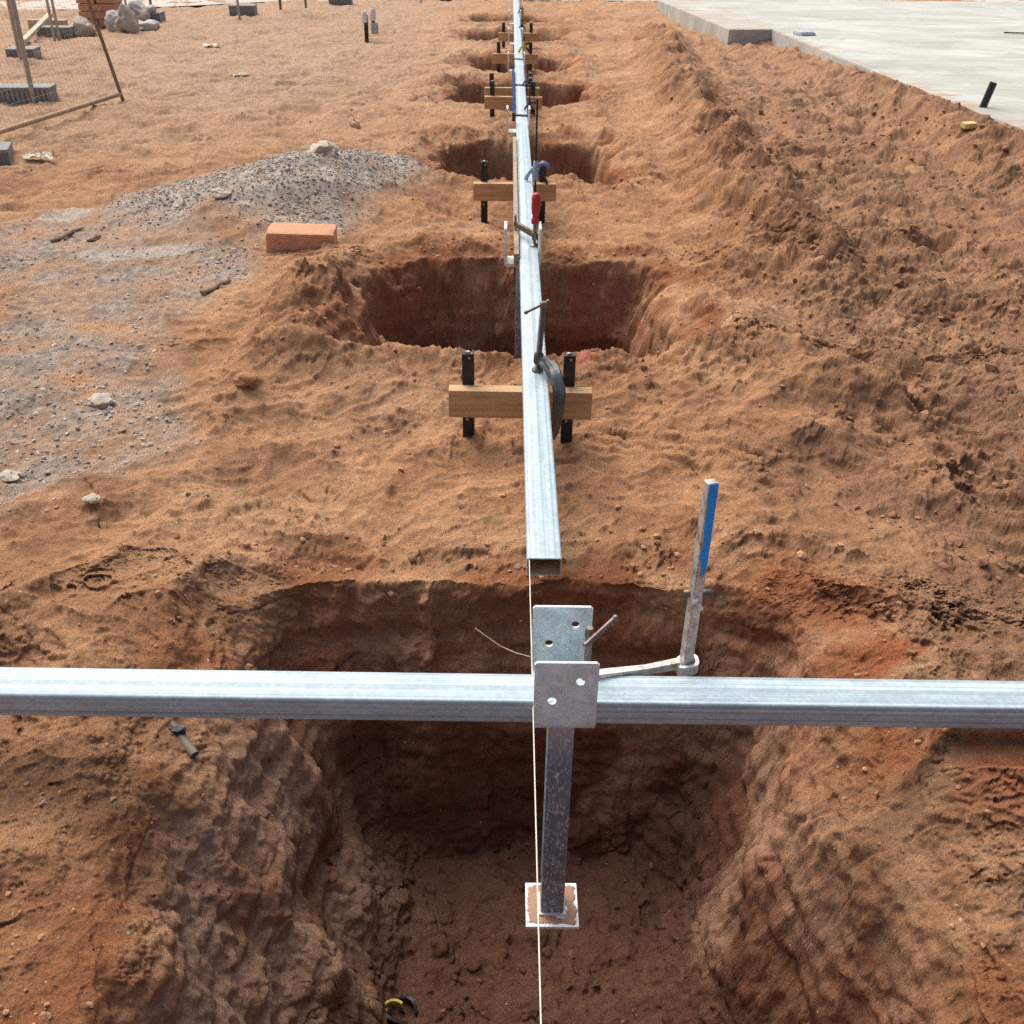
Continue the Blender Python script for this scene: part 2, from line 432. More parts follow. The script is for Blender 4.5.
# grey gravel and pale dust
gcol = lerp(np.broadcast_to(C3(0.40, 0.345, 0.285), X.shape + (3,)), C3(0.24, 0.22, 0.20), np.clip(0.45 + 1.6 * perlin2(X * 26, Y * 26, 110) + 0.6 * perlin2(X * 7, Y * 7, 111), 0, 1))
gcol = lerp(gcol, C3(0.50, 0.45, 0.39), PILE * np.clip(0.5 + 1.0 * perlin2(X * 18, Y * 18, 112), 0, 1))
col = lerp(col, gcol, GREY * np.clip(0.68 + 0.7 * n_mid + 0.3 * PILE, 0, 0.95))
white = sstep(0.45, 0.8, np.maximum(bump_at(X, Y, at(325, 190), 0.22, 0.5, -0.2), np.maximum(0.95 * bump_at(X, Y, at(140, 258), 0.42, 0.10, 0.15), 0.9 * bump_at(X, Y, at(68, 218), 0.25, 0.14, 0.2))) + 0.35 * n_mid)
col = lerp(col, C3(0.50, 0.45, 0.39), 0.7 * white)
bermm = np.exp(-(seg_dist(X, Y, BERM) / 0.33) ** 2)
col = lerp(col, C3(0.27, 0.136, 0.074), 0.75 * bermm * np.clip(0.7 + n_mid, 0, 1))
# marking paint sprayed at the pit corners
for px, py, r_ in ((491, 361, 0.035), (581, 372, 0.045), (446, 102, 0.07)):
    c = at(px, py)
    m = sstep(0.5, 0.75, bump_at(X, Y, c, r_ * 1.6, r_ * 2.2) + 0.5 * perlin2(X * 30, Y * 30, 120))
    col = lerp(col, C3(0.58, 0.20, 0.15), 0.5 * m)

def mesh_grid(name, P, colr):
    nr, nc = P.shape[:2]
    me = bpy.data.meshes.new(name)
    idx = np.arange(nr * nc).reshape(nr, nc)
    q = np.stack([idx[:-1, :-1], idx[:-1, 1:], idx[1:, 1:], idx[1:, :-1]], -1).reshape(-1, 4)
    me.vertices.add(nr * nc)
    me.vertices.foreach_set('co', P.reshape(-1).astype(np.float32))
    me.loops.add(q.size)
    me.loops.foreach_set('vertex_index', q.reshape(-1).astype(np.int32))
    me.polygons.add(len(q))
    me.polygons.foreach_set('loop_start', np.arange(0, q.size, 4, dtype=np.int32))
    me.polygons.foreach_set('use_smooth', np.ones(len(q), bool))
    me.update(calc_edges=True)
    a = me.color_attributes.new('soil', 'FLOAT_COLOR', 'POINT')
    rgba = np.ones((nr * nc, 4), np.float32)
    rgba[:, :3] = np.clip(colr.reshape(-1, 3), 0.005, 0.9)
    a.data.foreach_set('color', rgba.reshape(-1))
    return me

# ------------------------------------------------------------------ materials
def new_mat(name):
    m = bpy.data.materials.new(name)
    m.use_nodes = True
    nt = m.node_tree
    return m, nt, nt.nodes['Principled BSDF']

def nd(nt, t, **kw):
    n = nt.nodes.new(t)
    for k, v in kw.items():
        if k in n.inputs: n.inputs[k].default_value = v
        else: setattr(n, k, v)
    return n

def ramp(nt, a, b, ca=(0, 0, 0, 1), cb=(1, 1, 1, 1)):
    r = nt.nodes.new('ShaderNodeValToRGB')
    r.color_ramp.elements[0].position = a; r.color_ramp.elements[0].color = ca
    r.color_ramp.elements[1].position = b; r.color_ramp.elements[1].color = cb
    return r

def mix(nt, fac, a, b, mode='MIX'):
    m = nt.nodes.new('ShaderNodeMix')
    m.data_type = 'RGBA'; m.blend_type = mode
    for sock, v in ((0, fac), (6, a), (7, b)):
        if hasattr(v, 'is_linked') or hasattr(v, 'links'): nt.links.new(v, m.inputs[sock])
        elif sock == 0: m.inputs[0].default_value = v
        else: m.inputs[sock].default_value = (*v, 1) if len(v) == 3 else v
    return m.outputs[2]

def soil_mat():
    m, nt, b = new_mat('soil')
    b.inputs['Roughness'].default_value = 1.0
    b.inputs['Specular IOR Level'].default_value = 0.08
    at_ = nd(nt, 'ShaderNodeAttribute', attribute_name='soil')
    geo = nd(nt, 'ShaderNodeNewGeometry')
    P_ = geo.outputs['Position']
    def noise(sc, det, rough=0.6):
        n = nd(nt, 'ShaderNodeTexNoise', Scale=sc, Detail=det, Roughness=rough)
        nt.links.new(P_, n.inputs['Vector'])
        return n.outputs['Fac']
    n1, n2, n3_ = noise(28, 7, .68), noise(190, 5, .75), noise(650, 3, .75)
    r1 = ramp(nt, 0.30, 0.70, (0.78, 0.76, 0.74, 1), (1.24, 1.24, 1.24, 1)); nt.links.new(n1, r1.inputs[0])
    r2 = ramp(nt, 0.30, 0.72, (0.72, 0.70, 0.68, 1), (1.30, 1.30, 1.30, 1)); nt.links.new(n2, r2.inputs[0])
    c = mix(nt, 1.0, at_.outputs['Color'], r1.outputs[0], 'MULTIPLY')
    c = mix(nt, 1.0, c, r2.outputs[0], 'MULTIPLY')
    # shell grit
    v = nd(nt, 'ShaderNodeTexVoronoi', Scale=55.0); nt.links.new(P_, v.inputs['Vector'])
    lt = nd(nt, 'ShaderNodeMath', operation='LESS_THAN'); nt.links.new(v.outputs['Distance'], lt.inputs[0]); lt.inputs[1].default_value = 0.13
    sp = nd(nt, 'ShaderNodeSeparateColor'); nt.links.new(v.outputs['Color'], sp.inputs[0])
    gt = nd(nt, 'ShaderNodeMath', operation='GREATER_THAN'); nt.links.new(sp.outputs[0], gt.inputs[0]); gt.inputs[1].default_value = 0.968
    mu = nd(nt, 'ShaderNodeMath', operation='MULTIPLY'); nt.links.new(lt.outputs[0], mu.inputs[0]); nt.links.new(gt.outputs[0], mu.inputs[1])
    c = mix(nt, mu.outputs[0], c, (0.62, 0.52, 0.42))
    nt.links.new(c, b.inputs['Base Color'])
    def bump(h, dist, prev=None, strength=1.0):
        bn = nd(nt, 'ShaderNodeBump', Strength=strength, Distance=dist)
        nt.links.new(h, bn.inputs['Height'])
        if prev: nt.links.new(prev.outputs[0], bn.inputs['Normal'])
        return bn
    n0 = noise(11, 5, .6)
    bn = bump(n0, 0.010, None, .5)
    bn = bump(n1, 0.008, bn, .8)
    bn = bump(n2, 0.0045, bn, 1.0)
    bn = bump(n3_, 0.0013, bn, 1.0)
    nt.links.new(bn.outputs[0], b.inputs['Normal'])
    return m
SOIL = soil_mat()

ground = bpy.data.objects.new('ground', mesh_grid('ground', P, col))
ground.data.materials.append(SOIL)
ground['kind'] = 'structure'
COL.objects.link(ground)

# ------------------------------------------------------------------ object helpers
from mathutils import noise as mnoise
ZV = Vector((0, 0, 1))

def tag(o, label, cat, group=None, kind=None):
    o['label'] = label
    o['category'] = cat
    if group: o['group'] = group
    if kind: o['kind'] = kind
    return o

def root(name, loc, label, cat, group=None, rotz=0.0):
    o = bpy.data.objects.new(name, None)
    o.empty_display_size = 0.1
    o.location = loc
    o.rotation_euler = (0, 0, rotz)
    COL.objects.link(o)
    return tag(o, label, cat, group)

def link(name, bm, mat, parent=None, origin=None, smooth=None):
    """bmesh -> object; with an origin the mesh is moved so that the parent (or the object) stands there"""
    if origin is not None:
        bmesh.ops.translate(bm, verts=bm.verts, vec=-Vector(origin))
    bmesh.ops.recalc_face_normals(bm, faces=bm.faces)
    me = bpy.data.meshes.new(name)
    bm.to_mesh(me); bm.free()
    if smooth is not None:
        for p in me.polygons: p.use_smooth = True
        try: me.set_sharp_from_angle(angle=math.radians(smooth))
        except Exception: pass
    me.materials.append(mat)
    o = bpy.data.objects.new(name, me)
    COL.objects.link(o)
    if parent is not None: o.parent = parent
    elif origin is not None: o.location = origin
    return o

def copy_tree(o, parent=None):
    c = o.copy()
    COL.objects.link(c)
    if parent is not None: c.parent = parent
    for ch in [q for q in bpy.data.objects if q.parent == o]:
        copy_tree(ch, c)
    return c

def basis(d, up=ZV):
    d = d.normalized()
    if abs(d.dot(up)) > 0.98: up = Vector((1, 0, 0))
    s = d.cross(up).normalized()
    return s, s.cross(d).normalized()

def add_box(bm, c, size, rot=None, bevel=0.0):
    r = bmesh.ops.create_cube(bm, size=1.0)
    vs = r['verts']
    M = Matrix.Translation(c) @ (rot.to_4x4() if rot is not None else Matrix.Identity(4)) @ Matrix.Diagonal((*size, 1))
    bmesh.ops.transform(bm, matrix=M, verts=vs)
    if bevel:
        es = list({e for v in vs for e in v.link_edges})
        bmesh.ops.bevel(bm, geom=es, offset=bevel, segments=2, profile=0.6, affect='EDGES')

def add_sweep(bm, pts, hw, hh=None, n=4, up=ZV, cap=True):
    """section swept along points; n == 4 is a rectangle (hw sideways, hh along up), else an ellipse"""
    pts = [Vector(p) for p in pts]
    hw = hw if isinstance(hw, (list, tuple)) else [hw] * len(pts)
    hh = hw if hh is None else (hh if isinstance(hh, (list, tuple)) else [hh] * len(pts))
    rings = []
    for i, p in enumerate(pts):
        d = pts[min(i + 1, len(pts) - 1)] - pts[max(i - 1, 0)]
        s, u = basis(d, up)
        if n == 4:
            cs = [(1, 1), (-1, 1), (-1, -1), (1, -1)]
        else:
            cs = [(math.cos(2 * math.pi * k / n), math.sin(2 * math.pi * k / n)) for k in range(n)]
        rings.append([bm.verts.new(p + s * a * hw[i] + u * b * hh[i]) for a, b in cs])
    for a, b in zip(rings[:-1], rings[1:]):
        for k in range(n):
            bm.faces.new((a[k], a[(k + 1) % n], b[(k + 1) % n], b[k]))
    if cap:
        bm.faces.new(rings[0][::-1]); bm.faces.new(rings[-1])

def add_rod(bm, a, b, r, n=14, r2=None):
    add_sweep(bm, [a, b], [r, r if r2 is None else r2], n=n)

def add_lathe(bm, base, axis, prof, n=18):
    """prof: (radius, distance along axis)"""
    axis = Vector(axis).normalized()
    s, u = basis(axis)
    rings = []
    for r, h in prof:
        rings.append([bm.verts.new(Vector(base) + axis * h + (s * math.cos(2 * math.pi * k / n) + u * math.sin(2 * math.pi * k / n)) * max(r, 1e-5)) for k in range(n)])
    for a, b in zip(rings[:-1], rings[1:]):
        for k in range(n): bm.faces.new((a[k], a[(k + 1) % n], b[(k + 1) % n], b[k]))
    bm.faces.new(rings[0][::-1]); bm.faces.new(rings[-1])

def add_plate(bm, outline, holes, thick, M, bevel=0.0008):
    """flat plate with real holes: outline and holes in 2-D, placed by the matrix M"""
    cu = bpy.data.curves.new('c', 'CURVE')
    cu.dimensions = '2D'; cu.fill_mode = 'BOTH'
    cu.extrude = thick / 2 - bevel; cu.bevel_depth = bevel; cu.bevel_resolution = 1
    def spl(ps):
        s = cu.splines.new('POLY'); s.points.add(len(ps) - 1)
        for q, p in zip(s.points, ps): q.co = (p[0], p[1], 0, 1)
        s.use_cyclic_u = True
    spl(outline)
    for (x, y, r) in holes:
        spl([(x + r * math.cos(k * math.pi / 12), y - r * math.sin(k * math.pi / 12)) for k in range(24)])
    tmp = bpy.data.objects.new('c', cu)
    me = bpy.data.meshes.new_from_object(tmp)
    bpy.data.objects.remove(tmp); bpy.data.curves.remove(cu)
    b2 = bmesh.new(); b2.from_mesh(me); bpy.data.meshes.remove(me)
    bmesh.ops.remove_doubles(b2, verts=b2.verts, dist=1e-5)
    b2.transform(M)
    me = bpy.data.meshes.new('t'); b2.to_mesh(me); b2.free()
    bm.from_mesh(me); bpy.data.meshes.remove(me)

def add_lump(bm, c, size, seed, sub=3, rough=0.25, f=1.6, rot=0.0, flat=None):
    r = bmesh.ops.create_icosphere(bm, subdivisions=sub, radius=1.0)
    for v in r['verts']:
        p = v.co.copy()
        k = 1 + rough * (mnoise.noise(p * f + Vector((seed * 3.7, seed, 0))) + 0.5 * mnoise.noise(p * f * 2.3 + Vector((seed, 5, seed))))
        p *= k
        if flat is not None: p.z = max(p.z, -flat)
        q = Vector((p.x * size[0], p.y * size[1], p.z * size[2]))
        v.co = Matrix.Rotation(rot, 3, 'Z') @ q + Vector(c)

# ------------------------------------------------------------------ materials for the things
def simple(name, rgb, rough=0.6, metal=0.0, var=0.25, scale=18, bump=0.0, bscale=60, dirt=None, dirt_amt=0.5, spec=0.4):
    m, nt, b = new_mat(name)
    tc = nd(nt, 'ShaderNodeTexCoord')
    n = nd(nt, 'ShaderNodeTexNoise', Scale=scale, Detail=5.0, Roughness=0.65)
    nt.links.new(tc.outputs['Object'], n.inputs['Vector'])
    a = tuple(c * (1 - var) for c in rgb) + (1,); z = tuple(min(1, c * (1 + var)) for c in rgb) + (1,)
    r = ramp(nt, 0.3, 0.7, a, z); nt.links.new(n.outputs['Fac'], r.inputs[0])
    c = r.outputs[0]
    if dirt:
        n2 = nd(nt, 'ShaderNodeTexNoise', Scale=scale * 0.6, Detail=6.0, Roughness=0.7)
        nt.links.new(tc.outputs['Object'], n2.inputs['Vector'])
        r2 = ramp(nt, 0.62 - 0.25 * dirt_amt, 0.78 - 0.2 * dirt_amt); nt.links.new(n2.outputs['Fac'], r2.inputs[0])
        c = mix(nt, r2.outputs[0], c, dirt)
    nt.links.new(c, b.inputs['Base Color'])
    b.inputs['Roughness'].default_value = rough
    b.inputs['Metallic'].default_value = metal
    b.inputs['Specular IOR Level'].default_value = spec
    if bump:
        n3 = nd(nt, 'ShaderNodeTexNoise', Scale=bscale, Detail=4.0)
        nt.links.new(tc.outputs['Object'], n3.inputs['Vector'])
        bn = nd(nt, 'ShaderNodeBump', Strength=0.7, Distance=bump)
        nt.links.new(n3.outputs['Fac'], bn.inputs['Height']); nt.links.new(bn.outputs[0], b.inputs['Normal'])
    return m

def galv_beam_mat():
    m, nt, b = new_mat('galvanised_tube')
    tc = nd(nt, 'ShaderNodeTexCoord')
    def streak(sx, sy, sz, det=3.0):
        mp = nd(nt, 'ShaderNodeMapping'); mp.inputs['Scale'].default_value = (sx, sy, sz)
        nt.links.new(tc.outputs['Object'], mp.inputs[0])
        n = nd(nt, 'ShaderNodeTexNoise', Scale=1.0, Detail=det, Roughness=0.6)
        nt.links.new(mp.outputs[0], n.inputs['Vector']); return n.outputs['Fac']
    s1, s2, s3 = streak(260, 0.5, 260), streak(95, 0.15, 95, 2), streak(30, 9, 30, 5)
    r1 = ramp(nt, 0.34, 0.60, (0.35, 0.435, 0.475, 1), (0.52, 0.62, 0.66, 1)); nt.links.new(s2, r1.inputs[0])
    r2 = ramp(nt, 0.3, 0.62, (0.72, 0.73, 0.75, 1), (1.08, 1.08, 1.08, 1)); nt.links.new(s1, r2.inputs[0])
    r3 = ramp(nt, 0.3, 0.62, (0.84, 0.84, 0.83, 1), (1.05, 1.05, 1.05, 1)); nt.links.new(s3, r3.inputs[0])
    c = mix(nt, 1.0, r1.outputs[0], r2.outputs[0], 'MULTIPLY')
    c = mix(nt, 1.0, c, r3.outputs[0], 'MULTIPLY')
    mpl = nd(nt, 'ShaderNodeMapping'); mpl.inputs['Scale'].default_value = (170, 0.01, 170); nt.links.new(tc.outputs['Object'], mpl.inputs[0])
    nl = nd(nt, 'ShaderNodeTexNoise', Scale=1.0, Detail=4.0, Roughness=0.8); nt.links.new(mpl.outputs[0], nl.inputs['Vector'])
    rl = ramp(nt, 0.40, 0.47, (0.62, 0.64, 0.66, 1), (1, 1, 1, 1)); nt.links.new(nl.outputs['Fac'], rl.inputs[0])
    c = mix(nt, 0.8, c, mix(nt, 1.0, c, rl.outputs[0], 'MULTIPLY'))
    vs_ = nd(nt, 'ShaderNodeTexVoronoi', Scale=130.0); nt.links.new(tc.outputs['Object'], vs_.inputs['Vector'])
    sv = nd(nt, 'ShaderNodeSeparateColor'); nt.links.new(vs_.outputs['Color'], sv.inputs[0])
    rv = ramp(nt, 0, 1, (0.90,) * 3 + (1,), (1.07,) * 3 + (1,)); nt.links.new(sv.outputs[0], rv.inputs[0])
    c = mix(nt, 1.0, c, rv.outputs[0], 'MULTIPLY')
    # a little red dust lying on the zinc
    n4 = nd(nt, 'ShaderNodeTexNoise', Scale=14.0, Detail=6.0, Roughness=0.75); nt.links.new(tc.outputs['Object'], n4.inputs['Vector'])
    r4 = ramp(nt, 0.55, 0.85, (0, 0, 0, 1), (0.35, 0.35, 0.35, 1)); nt.links.new(n4.outputs['Fac'], r4.inputs[0])
    c = mix(nt, r4.outputs[0], c, (0.42, 0.30, 0.22))
    nt.links.new(c, b.inputs['Base Color'])
    b.inputs['Metallic'].default_value = 0.22
    b.inputs['Specular IOR Level'].default_value = 0.2
    rr = ramp(nt, 0.3, 0.7, (0.55,) * 3 + (1,), (0.66,) * 3 + (1,)); nt.links.new(s3, rr.inputs[0]); nt.links.new(rr.outputs[0], b.inputs['Roughness'])
    bn = nd(nt, 'ShaderNodeBump', Strength=0.5, Distance=0.0012); nt.links.new(s2, bn.inputs['Height'])
    nt.links.new(bn.outputs[0], b.inputs['Normal'])
    return m

def galv_plate_mat(name, tone=(0.60, 0.63, 0.65), grime=0.5, metal=0.75, rough=0.42):
    m, nt, b = new_mat(name)
    tc = nd(nt, 'ShaderNodeTexCoord')
    n1 = nd(nt, 'ShaderNodeTexNoise', Scale=34.0, Detail=6.0, Roughness=0.7); nt.links.new(tc.outputs['Object'], n1.inputs['Vector'])
    v = nd(nt, 'ShaderNodeTexVoronoi', Scale=110.0); nt.links.new(tc.outputs['Object'], v.inputs['Vector'])
    r1 = ramp(nt, 0.3, 0.7, tuple(c * 0.80 for c in tone) + (1,), tuple(min(1, c * 1.2) for c in tone) + (1,)); nt.links.new(n1.outputs['Fac'], r1.inputs[0])
    sp = nd(nt, 'ShaderNodeSeparateColor'); nt.links.new(v.outputs['Color'], sp.inputs[0])
    r2 = ramp(nt, 0, 1, (0.90,) * 3 + (1,), (1.06,) * 3 + (1,)); nt.links.new(sp.outputs[0], r2.inputs[0])
    c = mix(nt, 1.0, r1.outputs[0], r2.outputs[0], 'MULTIPLY')
    n2 = nd(nt, 'ShaderNodeTexNoise', Scale=16.0, Detail=7.0, Roughness=0.75); nt.links.new(tc.outputs['Object'], n2.inputs['Vector'])
    r3 = ramp(nt, 0.62 - 0.2 * grime, 0.84 - 0.2 * grime); nt.links.new(n2.outputs['Fac'], r3.inputs[0])
    c = mix(nt, r3.outputs[0], c, (0.36, 0.24, 0.17))
    nt.links.new(c, b.inputs['Base Color'])
    inv = ramp(nt, 0, 1, (metal,) * 3 + (1,), (0.1,) * 3 + (1,)); nt.links.new(r3.outputs[0], inv.inputs[0]); nt.links.new(inv.outputs[0], b.inputs['Metallic'])
    b.inputs['Roughness'].default_value = rough
    bn = nd(nt, 'ShaderNodeBump', Strength=0.35, Distance=0.001); nt.links.new(n1.outputs['Fac'], bn.inputs['Height']); nt.links.new(bn.outputs[0], b.inputs['Normal'])
    return m

def post_mat():
    m, nt, b = new_mat('dark_galvanised_post')
    tc = nd(nt, 'ShaderNodeTexCoord')
    sep = nd(nt, 'ShaderNodeSeparateXYZ'); nt.links.new(tc.outputs['Object'], sep.inputs[0])
    mp = nd(nt, 'ShaderNodeMapping'); mp.inputs['Scale'].default_value = (130, 130, 60); nt.links.new(tc.outputs['Object'], mp.inputs[0])
    n = nd(nt, 'ShaderNodeTexNoise', Scale=1.0, Detail=6.0, Roughness=0.75, Distortion=0.2); nt.links.new(mp.outputs[0], n.inputs['Vector'])
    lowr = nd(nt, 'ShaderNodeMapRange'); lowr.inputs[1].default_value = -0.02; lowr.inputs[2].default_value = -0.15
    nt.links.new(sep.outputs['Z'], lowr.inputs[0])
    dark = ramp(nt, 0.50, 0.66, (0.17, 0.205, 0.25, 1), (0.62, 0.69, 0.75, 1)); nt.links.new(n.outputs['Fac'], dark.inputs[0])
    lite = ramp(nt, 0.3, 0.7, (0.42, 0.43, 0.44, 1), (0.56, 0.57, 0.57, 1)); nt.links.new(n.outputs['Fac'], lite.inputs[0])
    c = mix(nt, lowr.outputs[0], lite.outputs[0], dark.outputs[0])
    nt.links.new(c, b.inputs['Base Color'])
    b.inputs['Metallic'].default_value = 0.15
    b.inputs['Roughness'].default_value = 0.38
    bn = nd(nt, 'ShaderNodeBump', Strength=0.6, Distance=0.0015); nt.links.new(n.outputs['Fac'], bn.inputs['Height']); nt.links.new(bn.outputs[0], b.inputs['Normal'])
    return m

def base_plate_mat():
    """white plate with damp sand lying in a ring round the post"""
    m, nt, b = new_mat('sanded_base_plate')
    tc = nd(nt, 'ShaderNodeTexCoord')
    ab = nd(nt, 'ShaderNodeVectorMath', operation='ABSOLUTE'); nt.links.new(tc.outputs['Object'], ab.inputs[0])
    sep = nd(nt, 'ShaderNodeSeparateXYZ'); nt.links.new(ab.outputs[0], sep.inputs[0])
    mx = nd(nt, 'ShaderNodeMath', operation='SMOOTH_MAX'); mx.inputs[2].default_value = 0.02
    nt.links.new(sep.outputs['X'], mx.inputs[0]); nt.links.new(sep.outputs['Y'], mx.inputs[1])
    n = nd(nt, 'ShaderNodeTexNoise', Scale=38.0, Detail=4.0, Roughness=0.6); nt.links.new(tc.outputs['Object'], n.inputs['Vector'])
    ma = nd(nt, 'ShaderNodeMath', operation='MULTIPLY_ADD'); ma.inputs[1].default_value = 0.036; nt.links.new(n.outputs['Fac'], ma.inputs[0]); nt.links.new(mx.outputs[0], ma.inputs[2])
    r = nt.nodes.new('ShaderNodeValToRGB')
    e = r.color_ramp.elements
    e[0].position = 0.047; e[0].color = (0, 0, 0, 1)
    e[1].position = 0.050; e[1].color = (1, 1, 1, 1)
    q = e.new(0.0675); q.color = (1, 1, 1, 1)
    q = e.new(0.0695); q.color = (0, 0, 0, 1)
    nt.links.new(ma.outputs[0], r.inputs[0])
    n2 = nd(nt, 'ShaderNodeTexNoise', Scale=300.0, Detail=3.0); nt.links.new(tc.outputs['Object'], n2.inputs['Vector'])
    rs = ramp(nt, 0.3, 0.7, (0.24, 0.12, 0.07, 1), (0.45, 0.25, 0.15, 1)); nt.links.new(n2.outputs['Fac'], rs.inputs[0])
    c = mix(nt, r.outputs[0], (0.80, 0.84, 0.88), rs.outputs[0])
    nt.links.new(c, b.inputs['Base Color'])
    b.inputs['Roughness'].default_value = 0.55
    bn = nd(nt, 'ShaderNodeBump', Strength=1.0, Distance=0.003)
    nt.links.new(r.outputs[0], bn.inputs['Height']); nt.links.new(bn.outputs[0], b.inputs['Normal'])
    return m

def timber_mat(name, a, z, knots=True):
    m, nt, b = new_mat(name)
    tc = nd(nt, 'ShaderNodeTexCoord')
    mp = nd(nt, 'ShaderNodeMapping'); mp.inputs['Scale'].default_value = (2.0, 30, 30); nt.links.new(tc.outputs['Object'], mp.inputs[0])
    n = nd(nt, 'ShaderNodeTexNoise', Scale=2.0, Detail=6.0, Roughness=0.6, Distortion=0.8); nt.links.new(mp.outputs[0], n.inputs['Vector'])
    r = ramp(nt, 0.32, 0.68, (*a, 1), (*z, 1)); nt.links.new(n.outputs['Fac'], r.inputs[0])
    c = r.outputs[0]
    mp2 = nd(nt, 'ShaderNodeMapping'); mp2.inputs['Scale'].default_value = (7, 22, 22); nt.links.new(tc.outputs['Object'], mp2.inputs[0])
    n2 = nd(nt, 'ShaderNodeTexNoise', Scale=1.3, Detail=6.0, Roughness=0.75); nt.links.new(mp2.outputs[0], n2.inputs['Vector'])
    r2 = ramp(nt, 0.58, 0.70); nt.links.new(n2.outputs['Fac'], r2.inputs[0])
    c = mix(nt, r2.outputs[0], c, tuple(q * 0.42 for q in a))
    nt.links.new(c, b.inputs['Base Color'])
    b.inputs['Roughness'].default_value = 0.75
    bn = nd(nt, 'ShaderNodeBump', Strength=0.4, Distance=0.002); nt.links.new(n.outputs['Fac'], bn.inputs['Height']); nt.links.new(bn.outputs[0], b.inputs['Normal'])
    return m

def concrete_mat():
    m, nt, b = new_mat('concrete')
    geo = nd(nt, 'ShaderNodeNewGeometry')
    def n_(sx, sy, sz, det, rough=0.6):
        mp = nd(nt, 'ShaderNodeMapping'); mp.inputs['Scale'].default_value = (sx, sy, sz); nt.links.new(geo.outputs['Position'], mp.inputs[0])
        n = nd(nt, 'ShaderNodeTexNoise', Scale=1.0, Detail=det, Roughness=rough); nt.links.new(mp.outputs[0], n.inputs['Vector']); return n.outputs['Fac']
    a, s, g = n_(1.1, 1.1, 1.1, 6), n_(0.6, 5.0, 3.0, 5), n_(60, 60, 60, 3)
    r1 = ramp(nt, 0.32, 0.68, (0.44, 0.45, 0.41, 1), (0.56, 0.57, 0.525, 1)); nt.links.new(a, r1.inputs[0])
    r2 = ramp(nt, 0.34, 0.62, (0.84, 0.82, 0.78, 1), (1.05, 1.05, 1.05, 1)); nt.links.new(s, r2.inputs[0])
    r3 = ramp(nt, 0.25, 0.7, (0.9, 0.9, 0.9, 1), (1.05, 1.05, 1.05, 1)); nt.links.new(g, r3.inputs[0])
    c = mix(nt, 1.0, r1.outputs[0], r2.outputs[0], 'MULTIPLY'); c = mix(nt, 1.0, c, r3.outputs[0], 'MULTIPLY')
    d = n_(2.2, 7, 3, 6, 0.7)
    r4 = ramp(nt, 0.62, 0.74, (0, 0, 0, 1), (0.55,) * 3 + (1,)); nt.links.new(d, r4.inputs[0])
    c = mix(nt, r4.outputs[0], c, (0.36, 0.27, 0.19))
    vo = nd(nt, 'ShaderNodeTexNoise', Scale=0.8, Detail=8.0, Roughness=0.75, Distortion=1.5); nt.links.new(geo.outputs['Position'], vo.inputs['Vector'])
    r5 = ramp(nt, 0.47, 0.53, (1, 1, 1, 1), (0.86, 0.85, 0.82, 1)); nt.links.new(vo.outputs['Fac'], r5.inputs[0])
    c = mix(nt, 1.0, c, r5.outputs[0], 'MULTIPLY')
    dotn = nd(nt, 'ShaderNodeVectorMath', operation='DOT_PRODUCT'); nt.links.new(geo.outputs['Position'], dotn.inputs[0]); dotn.inputs[1].default_value = (_snor.x, _snor.y, 0)
    mr = nd(nt, 'ShaderNodeMapRange'); d0 = _sa.x * _snor.x + _sa.y * _snor.y
    mr.inputs[1].default_value = d0 - 0.75; mr.inputs[2].default_value = d0 - 0.02
    nt.links.new(dotn.outputs['Value'], mr.inputs[0])
    mm = nd(nt, 'ShaderNodeMath', operation='MULTIPLY_ADD'); nt.links.new(mr.outputs[0], mm.inputs[0]); mm.inputs[1].default_value = 0.42; nt.links.new(d, mm.inputs[2])
    r6 = ramp(nt, 0.93, 1.05, (0, 0, 0, 1), (0.85,) * 3 + (1,)); nt.links.new(mm.outputs[0], r6.inputs[0])
    sn = nd(nt, 'ShaderNodeSeparateXYZ'); nt.links.new(geo.outputs['Normal'], sn.inputs[0])
    up_ = nd(nt, 'ShaderNodeMath', operation='MULTIPLY'); nt.links.new(sn.outputs['Z'], up_.inputs[0]); nt.links.new(r6.outputs[0], up_.inputs[1]); up_.use_clamp = True
    c = mix(nt, up_.outputs[0], c, (0.44, 0.27, 0.17))
    nt.links.new(c, b.inputs['Base Color'])
    b.inputs['Roughness'].default_value = 0.85
    bn = nd(nt, 'ShaderNodeBump', Strength=0.4, Distance=0.004); nt.links.new(g, bn.inputs['Height']); nt.links.new(bn.outputs[0], b.inputs['Normal'])
    return m

M_TUBE = galv_beam_mat()
M_PLATE = galv_plate_mat('galvanised_plate', (0.70, 0.79, 0.80), 0.12, 0.35, 0.5)
M_PLATE_D = galv_plate_mat('dusty_galvanised_plate', (0.70, 0.82, 0.88), 0.45, 0.10, 0.5)
M_POST = post_mat()
M_BASE = base_plate_mat()
M_PINE = timber_mat('pine', (0.40, 0.22, 0.095), (0.60, 0.39, 0.20))
M_BATTEN = timber_mat('weathered_batten', (0.27, 0.20, 0.13), (0.42, 0.33, 0.22))
M_PEG = simple('black_steel_peg', (0.032, 0.028, 0.026), 0.55, 0.3, 0.4, 30, 0.001, 90, (0.14, 0.075, 0.045), 0.35)
M_PEGTOP = simple('bare_steel', (0.45, 0.43, 0.41), 0.4, 0.7)
M_OLDSTEEL = simple('old_dusty_steel', (0.64, 0.60, 0.55), 0.5, 0.55, 0.2, 60, 0.0006, 120, (0.30, 0.18, 0.11), 0.55)
M_DARKSTEEL = simple('dark_steel', (0.20, 0.17, 0.145), 0.42, 0.75, 0.3, 50, 0.0006, 110, (0.17, 0.09, 0.05), 0.4)
